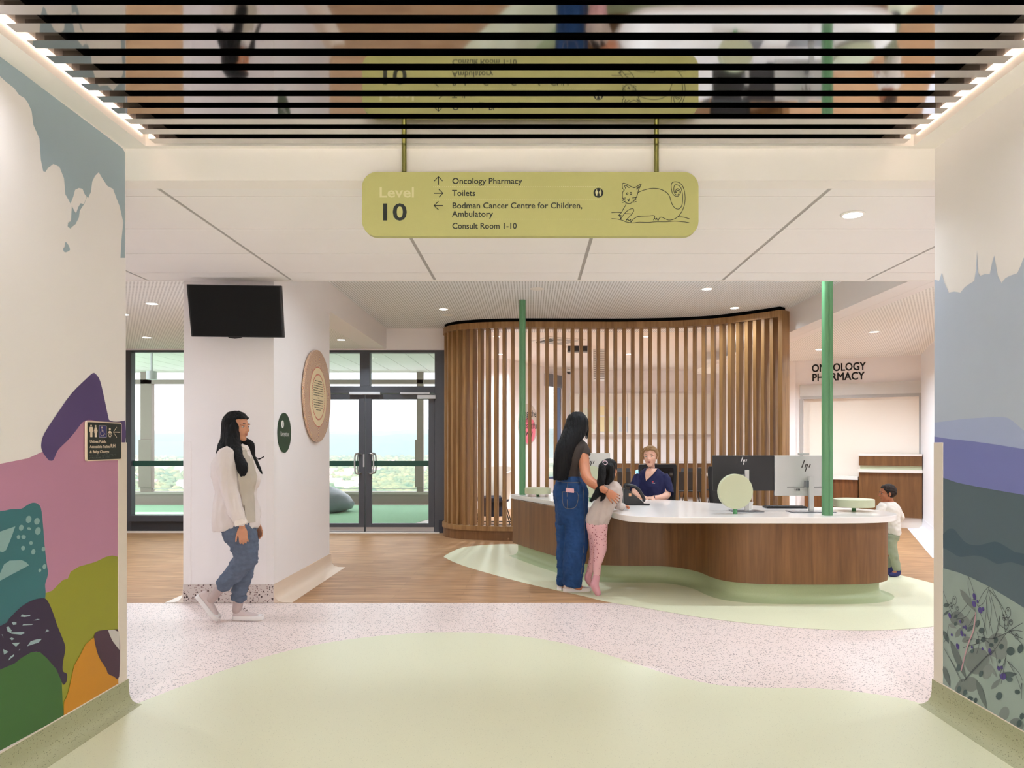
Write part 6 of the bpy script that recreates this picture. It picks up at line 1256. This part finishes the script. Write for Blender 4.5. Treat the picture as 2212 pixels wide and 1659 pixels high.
hand(fg, fg.p(1346, 1092, .27), Vector((.8, .8, -.12)), Vector((-.1, -.2, 1)), .115, -1, (.3, .5, .4), .06, .6)
fg.build('body', SK2, pg, .0042, 3); hg.face(pg, (160, 90, 80), (22, 18, 18))
JUMP = cloth('grey_marl', (188, 174, 166), .06); fg = Fig(Yg)
fg.rings([(1040, 1309, 1333, .05), (1046, 1301, 1339, .08), (1058, 1295, 1343, .10), (1075, 1287, 1339, .105), (1092, 1278, 1330, .105), (1106, 1271, 1323, .105), (1120, 1265, 1318, .112), (1130, 1266, 1316, .108), (1133, 1270, 1314, .10)])
fg.limb([(1333, 1054, -.01, 11), (1335, 1070, .02, 10.5), (1332, 1086, .09, 9.5), (1337, 1093, .18, 8.5), (1344, 1093, .25, 7)]); fg.limb([(1312, 1054, .07, 10), (1318, 1070, .13, 9.5), (1327, 1084, .21, 9), (1336, 1087, .29, 7)])
fg.build('jumper', JUMP, pg, .005, 4, [(.009, (14, 14, 9)), (.006, (34, 34, 22))], 4.0)
q = N('pink_dotted'); v = q.coord(); vo = q.n('TexVoronoi'); vo.inputs['Scale'].default_value = 46; vo.inputs['Randomness'].default_value = .75; q.l(v, vo.inputs[0])
mm = q.math('LESS_THAN', vo.outputs['Distance'], .22); tn = q.n('TexNoise'); tn.inputs['Scale'].default_value = 8; q.l(v, tn.inputs[0]); q.bsdf(q.mix(mm, q.mix(tn.outputs[0], lin((206, 158, 162)), lin((222, 178, 180))), lin((128, 64, 72))), .85, 0, .2); PDOT = q.m
fg = Fig(Yg); fg.rings([(1118, 1267, 1313, .10), (1130, 1266, 1313, .106), (1145, 1268, 1312, .095), (1156, 1273, 1310, .075), (1166, 1279, 1307, .045)])
fg.limb([(1294, 1138, -.03, 18.5), (1295.5, 1166, -.035, 15.5), (1297, 1184, -.03, 14), (1293, 1205, -.03, 11), (1290, 1222, -.03, 9), (1289, 1244, -.03, 7.2)], caps=False); fg.limb([(1285, 1136, .04, 18), (1285, 1175, .075, 12.5), (1283, 1200, .09, 10), (1277, 1224, .1, 8), (1273.5, 1238, .1, 6.8)], caps=False)
fg.build('leggings', PDOT, pg, .005, 3, [(.004, (20, 20, 20))], 1.0)
PSOCK = cloth('pink_sock', (206, 152, 160), .05)
fg = Fig(Yg); fg.limb([(1289, 1241, -.03, 7.6), (1286.5, 1254, -.032, 8.4), (1284.5, 1264, -.035, 9.4), (1288, 1274, -.04, 8.2), (1291.5, 1281, -.045, 7.2)]); fg.build('sock', PSOCK, pg, .0045, 2)
fg = Fig(Yg); fg.limb([(1273.5, 1237, .1, 7.2), (1270, 1247, .1, 8), (1272, 1255, .1, 7), (1276, 1262, .1, 5.5)]); fg.build('sock', PSOCK, pg, .0045, 2)
fg = Fig(Yg); hg.cap(fg.m, .05, .17, -.2, True); fg.limb([(1306, 1003, -.04, 9), (1301, 1010, -.10, 10), (1301, 1025, -.125, 10.5), (1297, 1045, -.13, 10), (1292, 1062, -.14, 9), (1285, 1073, -.145, 8), (1278, 1081, -.15, 3.5)], flat=.8); fg.limb([(1302, 1060, -.13, 7), (1303, 1072, -.14, 5.5), (1298, 1082, -.145, 2)]); fg.limb([(1316, 1010, -.06, 10), (1318, 1030, -.05, 10), (1312, 1042, -.06, 7)])
fg.build('hair', BLKH, pg, .0045, 2, [(.005, (70, 70, 9)), (.003, (140, 140, 14))], 6.0)
hc = P(1306.5, 999.5, Yg-.09); m = M(); m.tube([hc+Vector((math.cos(a)*.02, math.sin(a)*.012-.015, math.sin(a)*.016)) for a in [2*math.pi*i/20 for i in range(21)]], .004, 6); m.obj('hair_tie', mat('pale_pink', (220, 190, 200), .4), pg, smooth=True)
# ------------------------------------------------------------------ nurse seated behind the desk
Yn = 8.55; pn = thing('person', (P(1408, 1, Yn).x, Yn, .0), 'short haired nurse in a navy scrub top seated behind the desk', 'person')
hn = Head(P(1405, 986.5, Yn-.03), (-.36, -.93, 0), .238, .05, .02); fg = Fig(Yn); hn.skin(fg, (.03, -.2, -.75), nr=.16)
fg.rings([(1012, 1396, 1419, .05), (1022, 1391, 1424, .06), (1040, 1383, 1433, .09), (1075, 1379, 1437, .11), (1105, 1376, 1440, .13), (1120, 1376, 1440, .15)])
fg.limb([(1430, 1033, .0, 7), (1438, 1050, -.06, 8.5), (1441, 1068, -.12, 8), (1428, 1075, -.24, 7), (1412, 1075.5, -.33, 5)]); fg.limb([(1384, 1033, .0, 7), (1375, 1050, -.06, 8.5), (1372, 1066, -.14, 7.5), (1382, 1074, -.26, 6.5), (1393, 1076, -.34, 5)])
for s_ in (-1, 1):
    x_ = P(1408, 1, Yn).x+s_*.1; fg.tube3([Vector((x_, Yn, .58)), Vector((x_+s_*.03, Yn-.25, .60)), Vector((x_+s_*.05, Yn-.42, .56)), Vector((x_+s_*.05, Yn-.40, .3)), Vector((x_+s_*.05, Yn-.38, .08)), Vector((x_+s_*.05, Yn-.5, .04))], [.09, .085, .065, .055, .04, .035])
hand(fg, fg.p(1412, 1075.5, -.33), Vector((-1, -.15, -.02)), Vector((0, -.35, 1)), .165, -1, (.45, .6, .5), .05, .6); hand(fg, fg.p(1393, 1076, -.34), Vector((.7, -.5, .05)), Vector((0, -.35, 1)), .165, 1, (.45, .6, .5), .05, .6)
fg.build('body', SK3, pn, .0045, 3); hn.face(pn, (172, 92, 84), (120, 92, 66), (70, 84, 90), True)
SCRUB = cloth('navy_scrub', (36, 38, 74), .07); fg = Fig(Yn)
fg.rings([(1011, 1393, 1421, .055), (1017, 1385, 1429, .085), (1026, 1378, 1437, .11), (1042, 1375, 1441, .125), (1060, 1374, 1442, .13), (1080, 1372, 1443, .135), (1100, 1371, 1444, .145), (1115, 1371, 1445, .16)])
fg.limb([(1431, 1028, -.02, 12), (1439, 1044, -.045, 12.2), (1443, 1060, -.08, 12.5), (1443.5, 1067, -.1, 12.5)], caps=False); fg.limb([(1383, 1028, -.02, 12), (1375, 1044, -.045, 12), (1371, 1060, -.09, 12)], caps=False)
for s_ in (-1, 1):
    x_ = P(1408, 1, Yn).x+s_*.1; fg.tube3([Vector((x_, Yn, .58)), Vector((x_+s_*.03, Yn-.25, .60)), Vector((x_+s_*.05, Yn-.42, .57)), Vector((x_+s_*.05, Yn-.40, .3)), Vector((x_+s_*.05, Yn-.38, .1))], [.1, .095, .075, .07, .065])
sc_ = fg.build('scrub_suit', SCRUB, pn, .006, 4, [(.010, (11, 11, 7)), (.008, (26, 26, 18))], 2.0); sb_ = fg.bvh
patch(sb_, [(1395, 1013), (1404, 1011), (1420, 1012.5), (1411, 1024), (1395, 1039), (1393, 1028)], SK3, sc_, 'neck_opening', .003)
stroke(sb_, [(1420, 1013), (1411, 1025), (1395, 1040)], .004, cloth('scrub_trim', (28, 30, 58), .05), sc_, 'neck_trim', .004); stroke(sb_, [(1395, 1013), (1393, 1026), (1395, 1040)], .004, cloth('scrub_trim', (28, 30, 58)), sc_, 'neck_trim', .004)
patch(sb_, [(1408, 1040), (1411.5, 1039), (1412, 1042), (1408.5, 1042)], mat('badge_red', (196, 60, 66), .6, noise=0), sc_, 'badge_mark', .004); stroke(sb_, [(1408, 1043.5), (1415, 1044)], .0025, WHITE, sc_, 'badge_line', .004)
HN = hairm('light_brown_hair', (106, 78, 50), (180, 142, 98), .5); fg = Fig(Yn); hn.cap(fg.m, .06, .22, .06); rnd = random.Random(21)
for i in range(150):
    a_ = rnd.uniform(0, 2*math.pi); z_ = rnd.uniform(.05, .46); rr_ = math.sqrt(max(0, 1-((z_-.12)/.42)**2)); x_, y_ = .37*rr_*math.cos(a_), -.06+.45*rr_*math.sin(a_)
    if y_ > .12 and z_ < .28: continue
    fg.m.tube([hn.q(x_*.92, y_*.92, z_), hn.q(x_*1.06+.02, y_*1.06+.05, z_+.03), hn.q(x_*1.1+.05, y_*1.1+.1, z_-.01)], [.026*hn.S, .02*hn.S, .006*hn.S], 6)
fg.build('hair', HN, pn, .004, 1, [(.003, (120, 120, 40))], 3.0)
m = M(); c = fg.p(1414, 1075.4, -.325); m.tube([c+Vector((math.cos(a)*.003, math.cos(a)*.026, math.sin(a)*.028)) for a in [2*math.pi*i/20 for i in range(21)]], .0045, 8); m.obj('wristband', mat('dark_band', (44, 48, 56), .4), pn, smooth=True)
m = M(); m.tube(spline([hit(sb_, a, b, .006) or fg.p(a, b, -.12) for a, b in ((1396, 1016), (1400, 1026), (1403, 1016))], 5, False), .0009, 6); m.obj('necklace', STEEL, pn, smooth=True)
# ------------------------------------------------------------------ boy running behind the desk end
Yb = 7.53; pb_ = thing('person', (P(1928, 1, Yb).x, Yb, .0), 'small boy in a white jumper and sage trousers running behind the desk end', 'person')
hb_ = Head(P(1916.5, 1066, Yb), (-1, .18, 0), .185, 0, .06); fg = Fig(Yb); hb_.skin(fg, (0, -.22, -.7), True, .16)
fg.rings([(1084, 1906, 1932, .04), (1093, 1903, 1938, .075), (1115, 1908, 1938, .08), (1140, 1917, 1936, .075), (1152, 1920, 1936, .07)])
fg.limb([(1905, 1094, -.06, 6), (1898, 1110, -.08, 5.5), (1890, 1122, -.06, 4.5)]); fg.limb([(1937, 1098, .05, 6), (1945, 1116, .07, 5.5), (1943, 1124, .1, 4.5), (1934, 1126, .13, 4)])
fg.limb([(1928, 1156, -.02, 8), (1925, 1180, -.04, 8.5), (1931, 1205, -.04, 7.5), (1938, 1230, -.04, 5.5), (1930, 1239, -.04, 4.5)]); fg.limb([(1924, 1152, .05, 10), (1914, 1180, .06, 8), (1918, 1210, .08, 6.5), (1925, 1228, .08, 5)])
hand(fg, fg.p(1890, 1122, -.06), Vector((-.6, 0, -.8)), Vector((-.5, -.8, .2)), .10, 1, (.5, .6, .4), .05, .5); hand(fg, fg.p(1934, 1126, .13), Vector((-1, 0, .1)), Vector((0, -.6, .8)), .10, 1, (.5, .6, .4), .05, .5)
fg.build('body', skin('skin_boy', (172, 110, 78)), pb_, .0042, 3); hb_.face(pb_, (150, 84, 72), (30, 22, 18))
fg = Fig(Yb); fg.rings([(1084, 1905, 1933, .05), (1090, 1900, 1938, .085), (1102, 1900, 1942, .10), (1120, 1905, 1941, .10), (1138, 1912, 1941, .105), (1150, 1915, 1942, .10), (1154, 1917, 1941, .095)])
fg.limb([(1905, 1095, -.055, 9), (1898, 1110, -.07, 8.5), (1892, 1120, -.055, 7)]); fg.limb([(1936, 1097, .05, 9), (1944, 1115, .07, 8.5), (1943, 1123, .1, 7.5), (1936, 1126, .12, 6.5)])
fg.build('jumper', cloth('white_jumper', (224, 216, 208), .05), pb_, .005, 4, [(.008, (14, 14, 16)), (.005, (30, 30, 34))], 7.0)
TRS = cloth('sage_trousers', (150, 156, 132), .08); fg = Fig(Yb); fg.rings([(1148, 1916, 1941, .095), (1158, 1917, 1940, .095), (1166, 1918, 1938, .085)])
fg.limb([(1928, 1158, -.03, 12.5), (1926, 1180, -.04, 10.5), (1930, 1200, -.04, 9.5), (1936, 1222, -.04, 8.2), (1938, 1232, -.04, 8)], caps=False); fg.limb([(1924, 1158, .05, 11.5), (1915, 1180, .06, 9.5), (1918, 1205, .08, 8), (1924, 1224, .08, 7)], caps=False); fg.build('trousers', TRS, pb_, .005, 3, [(.008, (14, 14, 26))], 3.0)
BSK = cloth('navy_sock', (58, 60, 108), .06)
for (a, b, c, dd) in ((1939, 1232, 1925, -.04), (1925, 1226, 1914, .08)):
    fg = Fig(Yb+dd); zf = CY+F*H/(Yb+dd)-6.2; fg.limb([(a, b-2, 0, 7), (a, b+4, 0, 6.5), (a-1, zf-1.5, 0, 6.4), (a-9, zf+.2, 0, 5.6), (a-15, zf+1.2, 0, 4.4)]); fg.build('sock', BSK, pb_, .0045, 2)
fg = Fig(Yb); hb_.cap(fg.m, .04, .24, -.02, True); fg.build('hair', hairm('dark_brown_hair', (22, 16, 14), (58, 44, 38), .6), pb_, .0042, 1, [(.005, (60, 60, 60)), (.003, (140, 140, 140))], 1.0)
